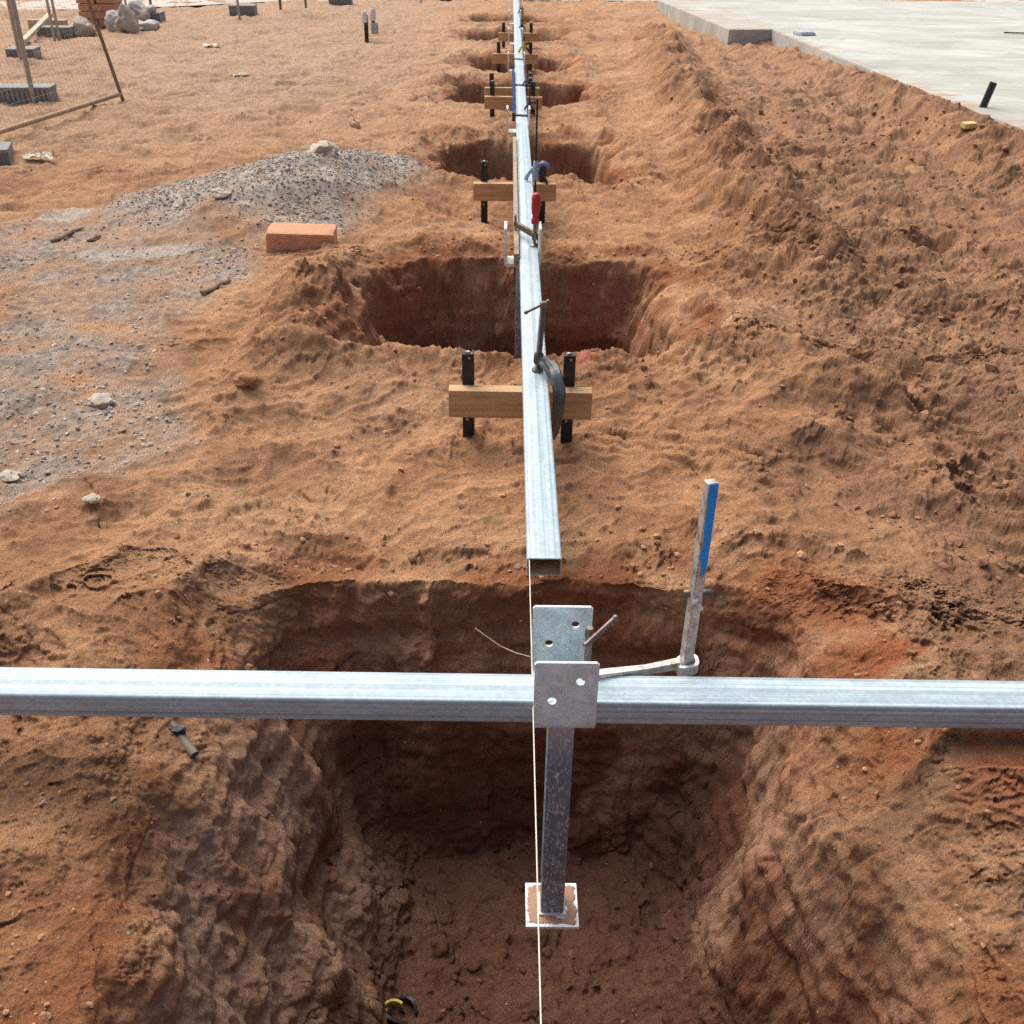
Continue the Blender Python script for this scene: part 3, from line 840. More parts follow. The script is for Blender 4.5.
M_CASTGREY = simple('painted_cast_iron', (0.085, 0.092, 0.095), 0.38, 0.35, 0.3, 40, 0.0006, 80)
M_BLUE = simple('blue_paint', (0.012, 0.33, 0.95), 0.5, 0.0, 0.15, 40)
M_RED = simple('red_plastic', (0.42, 0.035, 0.035), 0.35, 0.0, 0.12, 30)
M_BLACK = simple('black_plastic', (0.022, 0.023, 0.026), 0.45, 0.0, 0.2, 30)
M_CLAMPBLUE = simple('blue_grey_plastic', (0.12, 0.22, 0.42), 0.4, 0.0, 0.15, 30)
M_NAVY = simple('navy_plastic', (0.035, 0.05, 0.12), 0.4)
M_LEVELBLUE = simple('blue_aluminium', (0.022, 0.055, 0.17), 0.9, 0.0, spec=0.1)
M_YELLOW = simple('yellow_plastic', (0.62, 0.46, 0.06), 0.45)
M_STRING = simple('white_string', (0.74, 0.68, 0.55), 0.8, 0.0, 0.2, 300)
M_WIRE = simple('tie_wire', (0.33, 0.25, 0.19), 0.5, 0.5)
M_CONC = concrete_mat()
M_BRICK = simple('orange_clay', (0.56, 0.275, 0.15), 0.9, 0.0, 0.22, 40, 0.002, 90, (0.50, 0.33, 0.22), 0.35)
M_ROCK = simple('pale_rock', (0.50, 0.44, 0.35), 0.9, 0.0, 0.3, 14, 0.004, 40, (0.36, 0.24, 0.14), 0.5)
M_TAN = simple('tan_rock', (0.60, 0.42, 0.27), 0.9, 0.0, 0.25, 14, 0.003, 40)
M_STICK = simple('dry_stick', (0.23, 0.15, 0.10), 0.9, 0.0, 0.35, 30, 0.002, 60)
M_RUBBER = simple('grey_recycled_rubber', (0.23, 0.25, 0.245), 0.75, 0.0, 0.2, 12, 0.001, 40, (0.34, 0.24, 0.16), 0.3)  # rubber lightened, distance haze put into its base colour
M_PIPE = simple('galvanised_pipe', (0.40, 0.36, 0.31), 0.5, 0.3, 0.2, 12)
M_WOODPOLE = simple('dusty_wood', (0.40, 0.28, 0.18), 0.85, 0.0, 0.25, 10)
M_SACK = simple('grey_sack', (0.46, 0.44, 0.40), 0.9, 0.0, 0.3, 5, 0.01, 12, (0.42, 0.30, 0.20), 0.4)  # paled base colour suggests haze over the far sacks
M_WHITE = simple('white_plastic', (0.72, 0.70, 0.66), 0.5, 0.0, 0.1, 20, 0, 60, (0.5, 0.38, 0.26), 0.3)
M_TEAL = simple('pale_blue_plastic', (0.30, 0.42, 0.46), 0.5)
M_ROAD = simple('pale_road', (0.52, 0.47, 0.40), 0.95, 0.0, 0.12, 0.4)
M_GREYPIPE = simple('grey_conduit', (0.19, 0.15, 0.12), 0.6)

def ground_pt(px, py):
    z = 0.0
    for _ in range(6):
        p = at(px, py, z); z = 0.5 * z + 0.5 * tz(p.x, p.y)
    return Vector((p.x, p.y, z))
# ------------------------------------------------------------------ steel beams
BT, BH, BW = 0.220, 0.046, 0.077                     # top height, depth, width
M_INSIDE = simple('brightened_tube_inside', (0.55, 0.36, 0.19), 0.8, 0.0, 0.35, 30)  # brown lightened to paint light onto the unlit inner faces
def tube(name, L, w, h, label, mat=M_TUBE):
    """hollow rolled section along local +Y, top face at local z = 0"""
    bm = bmesh.new()
    def sec(w, h, r, z0):
        pts = []
        for cx, cz, a0 in ((w / 2 - r, -r, 0), (-w / 2 + r, -r, 90), (-w / 2 + r, -h + r, 180), (w / 2 - r, -h + r, 270)):
            for k in range(5):
                a = math.radians(a0 + 22.5 * k)
                pts.append((cx + r * math.cos(a), z0 + cz + r * math.sin(a)))
        return pts
    t = 0.0028
    o, i = sec(w, h, 0.0055, 0), sec(w - 2 * t, h - 2 * t, 0.003, -t)
    n = len(o)
    ys = [0, L]
    R = [[[bm.verts.new((p[0], y, p[1])) for p in s] for s in (o, i)] for y in ys]
    for k in range(n):
        j = (k + 1) % n
        bm.faces.new((R[0][0][k], R[1][0][k], R[1][0][j], R[0][0][j]))
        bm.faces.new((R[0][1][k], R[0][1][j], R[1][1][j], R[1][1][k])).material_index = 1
        bm.faces.new((R[0][0][k], R[0][0][j], R[0][1][j], R[0][1][k]))
        bm.faces.new((R[1][0][k], R[1][1][k], R[1][1][j], R[1][0][j]))
    o_ = link(name, bm, mat, smooth=40)
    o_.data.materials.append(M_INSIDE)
    return tag(o_, label, 'steel beam', None, 'thing')

p0, p1 = (at(527.2, 558.2, BT) + at(562, 558.6, BT)) / 2, (at(514.2, 30, BT) + at(520.6, 30, BT)) / 2
lb = tube('steel_beam', 16.2, BW, BH, 'long galvanised steel beam running away along the row of pits, open end near')
lb.location = (p0.x, p0.y, BT)
lb.rotation_euler = (0, 0, -math.atan2(p1.x - p0.x, p1.y - p0.y))
def beam_x(y): return p0.x + (p1.x - p0.x) * (y - p0.y) / (p1.y - p0.y)

q0 = (at(0, 669, BT) + at(0, 698, BT)) / 2
q1 = (at(1024, 683, BT) + at(1024, 712, BT)) / 2
qd = (q1 - q0).normalized()
qs = q0 - qd * 1.4
xb = tube('steel_beam', 4.4, 0.079, 0.052, 'galvanised steel beam lying crossways over the nearest pit')
xb.location = (qs.x, qs.y, BT + 0.008)
xb.rotation_euler = (0, 0, -math.atan2(qd.x, qd.y))

# ------------------------------------------------------------------ stirrup posts
SH, SD = 0.157, 0.112           # height, outer width, depth, thickness
def stirrup(loc, rotz, label, group, post_len=0.585, SG=0.157, ST=0.006):
    r = root('post_stirrup', loc, label, 'stirrup post', group, rotz)
    bm = bmesh.new()
    rad = 0.014
    outer, inner = [], []
    hw = SG / 2
    for cx, s in ((-hw + rad, -1), (hw - rad, 1)):
        seq = range(0, 7)
        for k in seq:
            a = math.radians(180 + 15 * k) if s < 0 else math.radians(270 + 15 * k)
            outer.append((cx + rad * math.cos(a), rad + rad * math.sin(a)))
            inner.append((cx + (rad - ST) * math.cos(a), rad + (rad - ST) * math.sin(a)))
    V = [[bm.verts.new((p[0], y, p[1])) for p in line] for y in (-SD / 2, SD / 2) for line in (outer, inner)]
    o0, i0, o1, i1 = V
    for k in range(len(outer) - 1):
        bm.faces.new((o0[k], o0[k + 1], o1[k + 1], o1[k])); bm.faces.new((i0[k], i1[k], i1[k + 1], i0[k + 1]))
        bm.faces.new((o0[k], i0[k], i0[k + 1], o0[k + 1])); bm.faces.new((o1[k], o1[k + 1], i1[k + 1], i1[k]))
    link('saddle', bm, M_PLATE, r, (0, 0, 0), 30)
    for s, mat in ((-1, M_PLATE_D), (1, M_PLATE)):
        bm = bmesh.new()
        h = SH - rad
        c = 0.004
        w = SD / 2
        out = [(-w, 0), (w, 0), (w, h - c), (w - c, h), (-w + c, h), (-w, h - c)]
        M = Matrix(((0, 0, 1, s * (hw - ST / 2)), (1, 0, 0, 0), (0, 1, 0, rad), (0, 0, 0, 1)))
        add_plate(bm, out, [(-0.025, h - 0.041, 0.0088), (0.024, h - 0.086, 0.0088)], ST, M)
        link('side_plate', bm, mat, r, (0, 0, 0), 30)
    bm = bmesh.new()
    add_box(bm, (0, 0.0, -post_len / 2), (0.050, 0.050, post_len), None, 0.004)
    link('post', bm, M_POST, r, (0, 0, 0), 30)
    bm = bmesh.new()
    add_box(bm, (0, 0, 0), (0.114, 0.114, 0.008), None, 0.001)
    bp = link('base_plate', bm, M_BASE, r, (0, 0, 0), 30)
    bp.location = (0, 0, -post_len - 0.004)
    bm = bmesh.new()
    add_box(bm, (0, 0, 0), (0.060, 0.060, 0.006), None, 0.0025)
    w_ = link('weld_bead', bm, M_WHITE, bp, (0, 0, 0), 30)
    w_.location = (0, 0, 0.006)
    return r

fx = aty(566, 690, 1.395).x
front_stirrup = stirrup((fx, 1.395 + 0.171 / 2, 0.163), math.radians(90),
                        'nearest galvanised stirrup post with drilled plates, holding the crossways beam above its white base plate', None, 0.585, 0.171)
st_g = 'white stirrup posts hung on the long beam'
st_y = [(523, 261, 'stirrup post on the long beam over the second pit from the viewer'),
        (518.5, 131.5, 'stirrup post on the long beam over the third pit, below the blue level'),
        (517.5, 71, 'stirrup post on the long beam just beyond the grey squeeze clamp'),
        (517, 44, 'stirrup post on the long beam beside the yellow clamp'),
        (516.5, 24, 'farthest visible stirrup post on the long beam')]
M_PLATE_W = galv_plate_mat('pale_galvanised_plate', (0.80, 0.80, 0.76), 0.15, 0.1, 0.5)
st0 = None
for px, py, lab in st_y:
    p = at(px, py, 0.170)
    if st0 is None:
        s = st0 = stirrup((beam_x(p.y) - BW / 2 - 0.03, p.y, 0.163), 0.0, lab, st_g, 0.585, 0.152, 0.011)
        for ch in s.children:
            if ch.name.split('.')[0] in ('saddle', 'side_plate'): ch.data.materials[0] = M_PLATE_W
    else:
        s = copy_tree(st0); s['label'] = lab
    s.location = (beam_x(p.y) + BW / 2 + 0.001 + 0.011 - 0.076, p.y, 0.163)

# ------------------------------------------------------------------ timber hurdles under the beam
RT = BT - BH - 0.0005
def hurdle(loc, label, group):
    r = root('timber_hurdle', loc, label, 'hurdle', group)
    bm = bmesh.new()
    add_box(bm, (0, 0, -0.045), (0.44, 0.048, 0.090), None, 0.003)
    link('rail', bm, M_PINE, r, (0, 0, 0), 30)
    for sx in (-0.162, 0.149):
        bm = bmesh.new()
        # rolled angle peg, open towards the back
        y0 = 0.0245
        add_box(bm, (sx, y0 + 0.003, -0.10), (0.036, 0.006, 0.40), None, 0.001)
        add_box(bm, (sx - 0.015, y0 + 0.021, -0.10), (0.006, 0.030, 0.40), None, 0.001)
        add_box(bm, (sx + 0.015, y0 + 0.021, -0.10), (0.006, 0.030, 0.40), None, 0.001)
        pg = link('peg', bm, M_PEG, r, (0, 0, 0), 30)
        bm = bmesh.new()
        add_lump(bm, (sx, y0 + 0.012, 0.102), (0.010, 0.006, 0.005), 3 + sx, 2, 0.4)
        add_box(bm, (sx + 0.004, y0 - 0.001, 0.088), (0.007, 0.004, 0.007))
        link('burred_top', bm, M_PEGTOP, pg, (0, 0, 0), 50)
        bm = bmesh.new()
        add_lathe(bm, (sx - 0.004, y0 - 0.0005, -0.118), (0, -1, 0), [(0.0045, 0), (0.0045, 0.002), (0.002, 0.003)], 10)
        link('nail', bm, M_PEGTOP, pg, (0, 0, 0), 40)
    return r
hg = 'timber hurdles carrying the long beam'
hur = [(520.5, 392, 'pine rail on two black steel pegs under the large grey clamp, nearest hurdle'),
       (514.8, 184, 'pine rail on two black steel pegs beside the red handled clamp'),
       (513.4, 97, 'pine rail on black pegs in front of the fourth pit, under the blue handled clamp'),
       (512.0, 88, 'pine rail on black pegs close behind the hurdle with the blue handled clamp'),
       (515.2, 54, 'pine rail on black pegs just this side of the yellow clamp'),
       (517.8, 33, 'farthest pine rail on black pegs, beyond the yellow clamp')]
h0 = None
for i, (px, py, lab) in enumerate(hur):
    p = at(px, py, RT)
    if h0 is None: h = h0 = hurdle((p.x, p.y + 0.024, RT), lab, hg)
    else:
        h = copy_tree(h0); h['label'] = lab
    h.location = (p.x, p.y + 0.024, RT)
    h.rotation_euler = (0, 0, [-0.015, 0.02, -0.01, 0.05, 0.0, -0.03][i])

# batten and level lying along the beam
bm = bmesh.new()
a, b = at(521.2, 263, 0.200), at(516.6, 143, 0.200)
ya, yb = a.y, b.y
add_sweep(bm, [Vector((beam_x(ya) - BW / 2 - 0.013, ya, 0.213)), Vector((beam_x(yb) - BW / 2 - 0.013, yb, 0.213))], 0.010, 0.024)
tag(link('wooden_batten', bm, M_BATTEN), 'weathered timber batten lying along the left flank of the long beam', 'batten')
r = root('spirit_level', (beam_x(8.2) - BW / 2 - 0.016, 8.2, 0.2), 'blue spirit level lying along the long beam near the fourth pit', 'spirit level')
bm = bmesh.new()
add_box(bm, (r.location.x, 8.25, 0.215), (0.016, 2.0, 0.055), None, 0.003)
link('body', bm, M_LEVELBLUE, r, r.location, 30)
for yy in (7.24, 9.26):
    bm = bmesh.new(); add_box(bm, (r.location.x, yy, 0.215), (0.019, 0.03, 0.058), None, 0.003)
    link('end_cap', bm, M_BLACK, r, r.location, 30)

# string line
bm = bmesh.new()
sx0 = p0.x - BW / 2 - 0.0015
s_a, s_b = at(529.4, 562, 0.216), at(541.0, 1024, 0.220)
s_a = Vector((s_a.x, p0.y + 0.002, 0.216)); s_c = s_b + (s_b - s_a) * 1.6
ps = [s_a.lerp(s_c, float(q)) for q in np.linspace(0, 1, 24)]
add_sweep(bm, ps, 0.0012, n=7)
tag(link('string_line', bm, M_STRING, smooth=60), 'taut white string line stretched from the near end of the long beam', 'string')
# tie wire at the rim of the near pit
bm = bmesh.new()
wp = [aty(x, y, yy) for x, y, yy in ((475, 628, 2.02), (486, 636, 2.0), (500, 646, 1.97), (516, 653, 1.94), (531, 657, 1.90))]
add_sweep(bm, wp, 0.0013, n=6)
tag(link('tie_wire', bm, M_WIRE, smooth=60), 'thin rusty wire poking out of the far wall of the near pit', 'wire')

# ------------------------------------------------------------------ bar clamp on the crossways beam
A, B = aty(684, 676, 1.515), aty(711.5, 481, 1.535)
ax = (B - A).normalized()
r = root('bar_clamp', A, 'old steel bar clamp with blue painted bar end gripping the crossways beam', 'clamp')
Rb = Matrix.Rotation(math.radians(20), 3, ax)
sdir = Rb @ (Vector((1, 0, 0)) - ax * ax.x).normalized()
odir = ax.cross(sdir).normalized()
if odir.y > 0: odir = -odir
if sdir.x < 0: sdir = -sdir
bm = bmesh.new()
hb = 0.0100
bot = A - ax * 0.055
add_sweep(bm, [bot, B], hb, hb, up=odir)
bmesh.ops.bevel(bm, geom=list(bm.edges), offset=0.0016, segments=2, affect='EDGES')
bar = link('bar', bm, M_OLDSTEEL, r, A, 30)
# blue paint: a skin on the two right-hand faces of the bar's upper end, wavy lower edge
cand = [v for v in (sdir, -sdir, odir, -odir) if v.x > 0 and v.y < 0]
s_face = cand[0] if cand else sdir
o_face = ax.cross(s_face).normalized()
if o_face.x < 0: o_face = -o_face          # towards the far edge of that face
bm = bmesh.new()
L = (B - A).length
rows = []
for k in range(25):
    t = L * (0.545 + 0.452 * k / 24)
    u0 = -hb + 0.0012 + (0.006 * abs(math.sin(k * 0.42 + 0.6)) * (1 - k / 24) if k < 20 else 0)
    u1 = hb - 0.001
    if k < 3: u0, u1 = u0 + 0.002 * (3 - k), u1 - 0.0018 * (3 - k)
    p = A + ax * t + s_face * (hb + 0.0007)
    rows.append([bm.verts.new(p + o_face * v) for v in (u0, u1)])
for a_, b_ in zip(rows[:-1], rows[1:]):
    bm.faces.new((a_[0], a_[1], b_[1], b_[0]))
ret = bmesh.ops.extrude_face_region(bm, geom=bm.faces[:])
bmesh.ops.translate(bm, verts=[v for v in ret['geom'] if isinstance(v, bmesh.types.BMVert)], vec=-s_face * 0.0006)
link('blue_paint', bm, M_BLUE, bar, A)
# sliding arm with its loop round the bar
K = A + ax * 0.026
bm = bmesh.new()
loop = []
for k in range(20):
    a_ = 2 * math.pi * k / 20
    e = 0.55
    cx = math.copysign(abs(math.cos(a_)) ** e, math.cos(a_)); cy = math.copysign(abs(math.sin(a_)) ** e, math.sin(a_))
    loop.append(K + Vector((0.017 * cx + 0.003, 0.016 * cy, 0.004 * cx)))
loop.append(loop[0].copy())
add_sweep(bm, loop, 0.0036, 0.010, cap=False)
Tip = aty(596, 675, 1.470)
add_sweep(bm, [K + Vector((-0.014, 0, 0.003)), K.lerp(Tip, 0.45) + Vector((0, 0, -0.001)), Tip], [0.0075, 0.0065, 0.0085], [0.0085, 0.0075, 0.0065])
bmesh.ops.remove_doubles(bm, verts=bm.verts, dist=1e-4)
link('sliding_arm', bm, M_OLDSTEEL, r, A, 45)
bm = bmesh.new()
top = aty(589.5, 634, 1.470)
sp0 = Vector((top.x - 0.001, 1.470, BT + 0.004))
add_lathe(bm, sp0, top - sp0, [(0.011, 0), (0.011, 0.006), (0.0065, 0.010), (0.0065, (top - sp0).length - 0.006), (0.0085, (top - sp0).length - 0.004), (0.0085, (top - sp0).length + 0.010), (0.006, (top - sp0).length + 0.014)], 16)
sp = link('spindle', bm, M_DARKSTEEL, r, A, 40)
bm = bmesh.new()
t0_, t1_ = aty(586, 645, 1.440), aty(615.5, 618, 1.470)
add_rod(bm, t0_, t1_, 0.0052, 12)
for q in (t0_, t1_): add_lump(bm, q, (0.0065,) * 3, 1, 2, 0.05)
link('tommy_bar', bm, M_DARKSTEEL, sp, A, 50)
W = A + ax * ((aty(698, 595, 1.52) - A).length)
bm = bmesh.new()
add_lathe(bm, W + Vector((-0.021, 0.004, -0.002)), (1, -0.05, 0.03), [(0.006, 0), (0.0075, 0.003), (0.0075, 0.010), (0.005, 0.011), (0.005, 0.034), (0.0085, 0.035), (0.0085, 0.050), (0.007, 0.052)], 14)
link('stop_pin', bm, M_DARKSTEEL, bar, A, 40)
bm = bmesh.new()
add_lathe(bm, W + Vector((-0.002, -0.010, -0.006)), (0.45, -0.6, -0.55), [(0.010, 0), (0.010, 0.006), (0.006, 0.007), (0.0055, 0.022), (0.003, 0.024)], 12)
link('set_screw', bm, M_OLDSTEEL, bar, A, 40)
bm = bmesh.new()
J = bot + ax * 0.010
add_sweep(bm, [J, Vector((sp0.x + 0.03, 1.475, J.z)), Vector((sp0.x, 1.47, J.z + 0.004))], 0.009, 0.008)
add_lathe(bm, Vector((sp0.x, 1.47, J.z)), (0, 0, 1), [(0.012, 0), (0.012, BT - 0.043 - J.z - 0.001)], 14)
link('fixed_jaw', bm, M_OLDSTEEL, r, A, 40)

# ------------------------------------------------------------------ large grey clamp beside the nearest hurdle
pad = at(537.5, 371, BT); yp = pad.y
r = root('screw_clamp', pad, 'large grey cast screw clamp gripping the long beam over the nearest hurdle', 'clamp')
boss = aty(538.5, 359, yp)
top = aty(543.5, 304, yp)
bm = bmesh.new()
pts = [boss + Vector((-0.008, 0.0, 0.002)), boss + Vector((0.006, -0.004, 0.0)), aty(549, 366, yp - 0.055), aty(555.5, 376, yp - 0.105), aty(559, 391, yp - 0.135), aty(558.5, 406, yp - 0.145), aty(556, 420, yp - 0.145), aty(551.5, 434, yp - 0.135)]
low = pts[-1]
pts += [Vector((low.x - 0.035, low.y + 0.03, low.z - 0.03)), Vector((pad.x + 0.012, yp - 0.02, low.z - 0.01)), Vector((pad.x, yp, low.z + 0.02))]
wl = [0.012, 0.016, 0.021, 0.026, 0.029, 0.027, 0.024, 0.019, 0.015, 0.012, 0.011]
sm, sw = [], []
for i in range(len(pts) - 1):
    pA, pB, pC, pD = pts[max(i - 1, 0)], pts[i], pts[i + 1], pts[min(i + 2, len(pts) - 1)]
    for t in np.linspace(0, 1, 6)[:-1]:
        t = float(t)
        sm.append(0.5 * ((2 * pB) + (pC - pA) * t + (2 * pA - 5 * pB + 4 * pC - pD) * t * t + (3 * pB - pA - 3 * pC + pD) * t ** 3))
        sw.append(wl[i] * (1 - t) + wl[i + 1] * t)
sm.append(pts[-1]); sw.append(wl[-1])
pl_n = (pts[1] - pts[5]).cross(ZV).normalized()
add_sweep(bm, sm, [0.010] * len(sm), sw, up=(Vector((0.55, -0.8, 0.1))), n=10)
add_sweep(bm, sm, [0.016] * len(sm), [q * 0.5 for q in sw], up=(Vector((0.55, -0.8, 0.1))), n=8)
add_lathe(bm, boss - (top - boss).normalized() * 0.014, top - boss, [(0.013, 0), (0.015, 0.004), (0.015, 0.030), (0.012, 0.034)], 16)
link('frame', bm, M_CASTGREY, r, pad, 45)
bm = bmesh.new()
dv = (top - pad).normalized(); Ls = (top - pad).length
thr = []
h = 0.022
while h < Ls - 0.012:
    thr += [(0.0098, h), (0.0082, h + 0.0025)]
    h += 0.005
add_lathe(bm, pad, dv, [(0.018, 0.0), (0.018, 0.006), (0.012, 0.014), (0.008, 0.018)] + thr + [(0.0105, Ls - 0.010), (0.0105, Ls + 0.004), (0.008, Ls + 0.007)], 16)
sp = link('spindle', bm, M_DARKSTEEL, r, pad, 30)
bm = bmesh.new()
a, b = aty(526, 312.5, yp - 0.02), aty(548, 301.5, yp + 0.01)
add_rod(bm, a, b, 0.0042, 10)
for q in (a, b): add_lump(bm, q, (0.0065,) * 3, 1, 2, 0.05)
link('tommy_bar', bm, M_DARKSTEEL, sp, pad, 50)

# ------------------------------------------------------------------ red handled bar clamp
pad = at(534.3, 246, BT); yp = pad.y
r = root('bar_clamp', pad, 'bar clamp with red screw handle standing on the long beam', 'clamp')
def Hh(py): return aty(535, py, yp)
zt, zh0, zh1 = Hh(236).z, Hh(224).z, Hh(193).z
bm = bmesh.new()
zz = pad.z
add_lathe(bm, pad, (0.012, 0, 1), [(0.020, 0), (0.020, 0.005), (0.010, 0.012), (0.0065, 0.014), (0.0065, zt - zz - 0.015), (0.012, zt - zz - 0.014), (0.012, zt - zz + 0.016), (0.0075, zt - zz + 0.017), (0.0075, zh0 - zz)], 14)
sp = link('spindle', bm, M_DARKSTEEL, r, pad, 40)
bm = bmesh.new()
Lh = zh1 - zh0
add_lathe(bm, Vector((pad.x + 0.012 * (zh0 - zz), yp, zh0)), (0.02, 0, 1), [(0.013, 0), (0.0165, 0.004), (0.0165, 0.16 * Lh), (0.0125, 0.2 * Lh), (0.0125, 0.30 * Lh), (0.0155, 0.34 * Lh), (0.0185, 0.55 * Lh), (0.0185, 0.82 * Lh), (0.0165, 0.95 * Lh), (0.010, Lh)], 16)
hd = link('handle', bm, M_RED, sp, pad, 50)
bm = bmesh.new()
c = Vector((pad.x + 0.012, yp, zt))
e = at(515.5, 224, zt)
d = (e - c).normalized()
add_sweep(bm, [c - d * 0.012, c, e], [0.008, 0.008, 0.008], [0.013, 0.013, 0.010])
link('arm', bm, M_DARKSTEEL, r, pad, 30)
bm = bmesh.new()
add_box(bm, (e.x, e.y, zt - 0.11), (0.010, 0.022, 0.30), None, 0.001)
link('bar', bm, M_DARKSTEEL, r, pad, 30)

# ------------------------------------------------------------------ trigger clamps
def trigger_clamp(base, label, body_mat, grip_mat, up=0.36, down=0.16, side=1, group=None, bar_mat=None, k=0.55):
    """vertical bar right of the beam with a pistol grip body on top; base = where the bar passes the beam top"""
    r = root('trigger_clamp', base, label, 'clamp', group)
    x, y, z = base
    bm = bmesh.new()
    add_box(bm, (x, y, z + (up - down) / 2), (0.009, 0.020, up + down), None, 0.001)
    link('bar', bm, bar_mat or M_PEG, r, base, 30)
    def squash(bm):
        for v in bm.verts: v.co = Vector((x, y, z + 0.01)) + (v.co - Vector((x, y, z + 0.01))) * k
    bm = bmesh.new()
    add_sweep(bm, [(x, y, z + 0.005), (x, y, z + 0.035), (x, y, z + 0.075), (x, y, z + 0.115)], [0.016, 0.021, 0.020, 0.013], [0.020, 0.026, 0.024, 0.016], n=10, up=Vector((0, 1, 0)))
    add_sweep(bm, [(x - 0.012, y, z + 0.075), (x - 0.035, y, z + 0.052), (x - 0.052, y, z + 0.024), (x - 0.058, y, z + 0.004)], [0.012, 0.011, 0.011, 0.014], [0.012, 0.012, 0.010, 0.007], n=8, up=Vector((0, 1, 0)))
    squash(bm); link('body', bm, body_mat, r, base, 50)
    bm = bmesh.new()
    add_sweep(bm, [(x + 0.012, y, z + 0.085), (x + 0.04, y, z + 0.100), (x + 0.066, y, z + 0.096), (x + 0.080, y, z + 0.078)], [0.013, 0.013, 0.013, 0.009], [0.011, 0.012, 0.013, 0.009], n=8, up=Vector((0, 1, 0)))
    squash(bm); link('grip', bm, grip_mat, r, base, 50)
    bm = bmesh.new()
    add_sweep(bm, [(x + 0.012, y, z + 0.062), (x + 0.036, y, z + 0.036), (x + 0.062, y, z + 0.000), (x + 0.074, y, z - 0.02)], [0.009, 0.010, 0.010, 0.006], [0.009, 0.010, 0.009, 0.006], n=8, up=Vector((0, 1, 0)))
    squash(bm); link('trigger', bm, M_BLACK, r, base, 50)
    bm = bmesh.new()
    add_sweep(bm, [(x, y, z - down + 0.02), (x - 0.03, y, z - down + 0.03), (x - 0.06, y, z - down + 0.055)], [0.012, 0.011, 0.012], [0.016, 0.013, 0.009], n=8, up=Vector((0, 1, 0)))
    link('jaw', bm, M_BLACK, r, base, 50)
    return r
def clamp_base(py, dx=0.010):
    p = at(530, py, BT)
    return Vector((beam_x(p.y) + BW / 2 + dx + 0.004, p.y, BT))
M_PALEBLUE = simple('pale_blue_grip', (0.30, 0.40, 0.52), 0.4, 0, 0.3, 40)
trigger_clamp(clamp_base(181), 'pale blue trigger clamp with tall bar behind the red handled clamp', M_PALEBLUE, M_CLAMPBLUE, 0.40, 0.16, k=0.85)
trigger_clamp(clamp_base(111), 'trigger clamp with dark blue handle over the fourth pit hurdle', M_NAVY, M_NAVY, 0.17, 0.16)
trigger_clamp(clamp_base(86), 'bulky grey trigger clamp between the dark blue and yellow clamps', simple('grey_plastic', (0.16, 0.18, 0.19), 0.5), simple('light_grey_plastic', (0.36, 0.38, 0.38), 0.5), 0.16, 0.14)
trigger_clamp(clamp_base(53), 'yellow and black trigger clamp far along the long beam', M_YELLOW, M_BLACK, 0.15, 0.14, k=0.85)
trigger_clamp(clamp_base(29), 'black trigger clamp beyond the yellow clamp, nearest of the distant black pair', M_BLACK, M_DARKSTEEL, 0.24, 0.14)
trigger_clamp(clamp_base(14), 'farthest black trigger clamp at the far end of the long beam', M_BLACK, M_DARKSTEEL, 0.22, 0.14)
# flat straps across the beam
for k, (py, lab) in enumerate(((85.5, 'dark flat steel strap across the long beam by the grey clamp'), (116, 'dark flat steel strap across the long beam above the third stirrup post'), (59.5, 'dark flat steel strap across the long beam by the yellow clamp'))):
    p = at(518, py, BT)
    bm = bmesh.new()
    add_box(bm, (beam_x(p.y) + 0.002, p.y, BT + 0.0045), (0.13, 0.032, 0.008), Matrix.Rotation(-0.22, 3, 'Z'), 0.001)
    tag(link('steel_strap', bm, M_PEG), lab, 'steel strap', 'flat straps across the long beam')

# ------------------------------------------------------------------ concrete slab
bm = bmesh.new()
e = SLAB_EDGE
c_in = at(729, 29.5, SLAB_Z); far_l = at(657, 0, SLAB_Z)
out_dir = Vector((-_snor.x, -_snor.y, 0))
far_l2 = c_in + (far_l - c_in) * 1.25
fl = at(690, 3, SLAB_Z); fr = at(1024, 4, SLAB_Z)
poly = [e[0], e[1], e[2], e[3], Vector((c_in.x, c_in.y, SLAB_Z)), far_l]
poly += [at(688, 2.0, SLAB_Z) + Vector((0, 0.6, 0)), at(1024, 3.0, SLAB_Z) + Vector((0, 0.2, 0)), at(1024, 3.0, SLAB_Z) + Vector((6, 0.0, 0)), Vector((14.2, 4.5, SLAB_Z)), Vector((9.5, 1.0, SLAB_Z))]
vs = [bm.verts.new((p.x, p.y, SLAB_Z)) for p in poly]
f = bm.faces.new(vs)
ret = bmesh.ops.extrude_face_region(bm, geom=[f])
bmesh.ops.translate(bm, verts=[v for v in ret['geom'] if isinstance(v, bmesh.types.BMVert)], vec=(0, 0, -0.42))
bmesh.ops.recalc_face_normals(bm, faces=bm.faces)
es = [ed for ed in bm.edges if all(abs(v.co.z - SLAB_Z) < 1e-4 for v in ed.verts)]
bmesh.ops.bevel(bm, geom=es, offset=0.008, segments=2, affect='EDGES')
tag(link('concrete_slab', bm, M_CONC), 'pale grey concrete house slab with a step in its edge', 'concrete slab', None, 'thing')

def on_slab(px, py): return at(px, py, SLAB_Z)
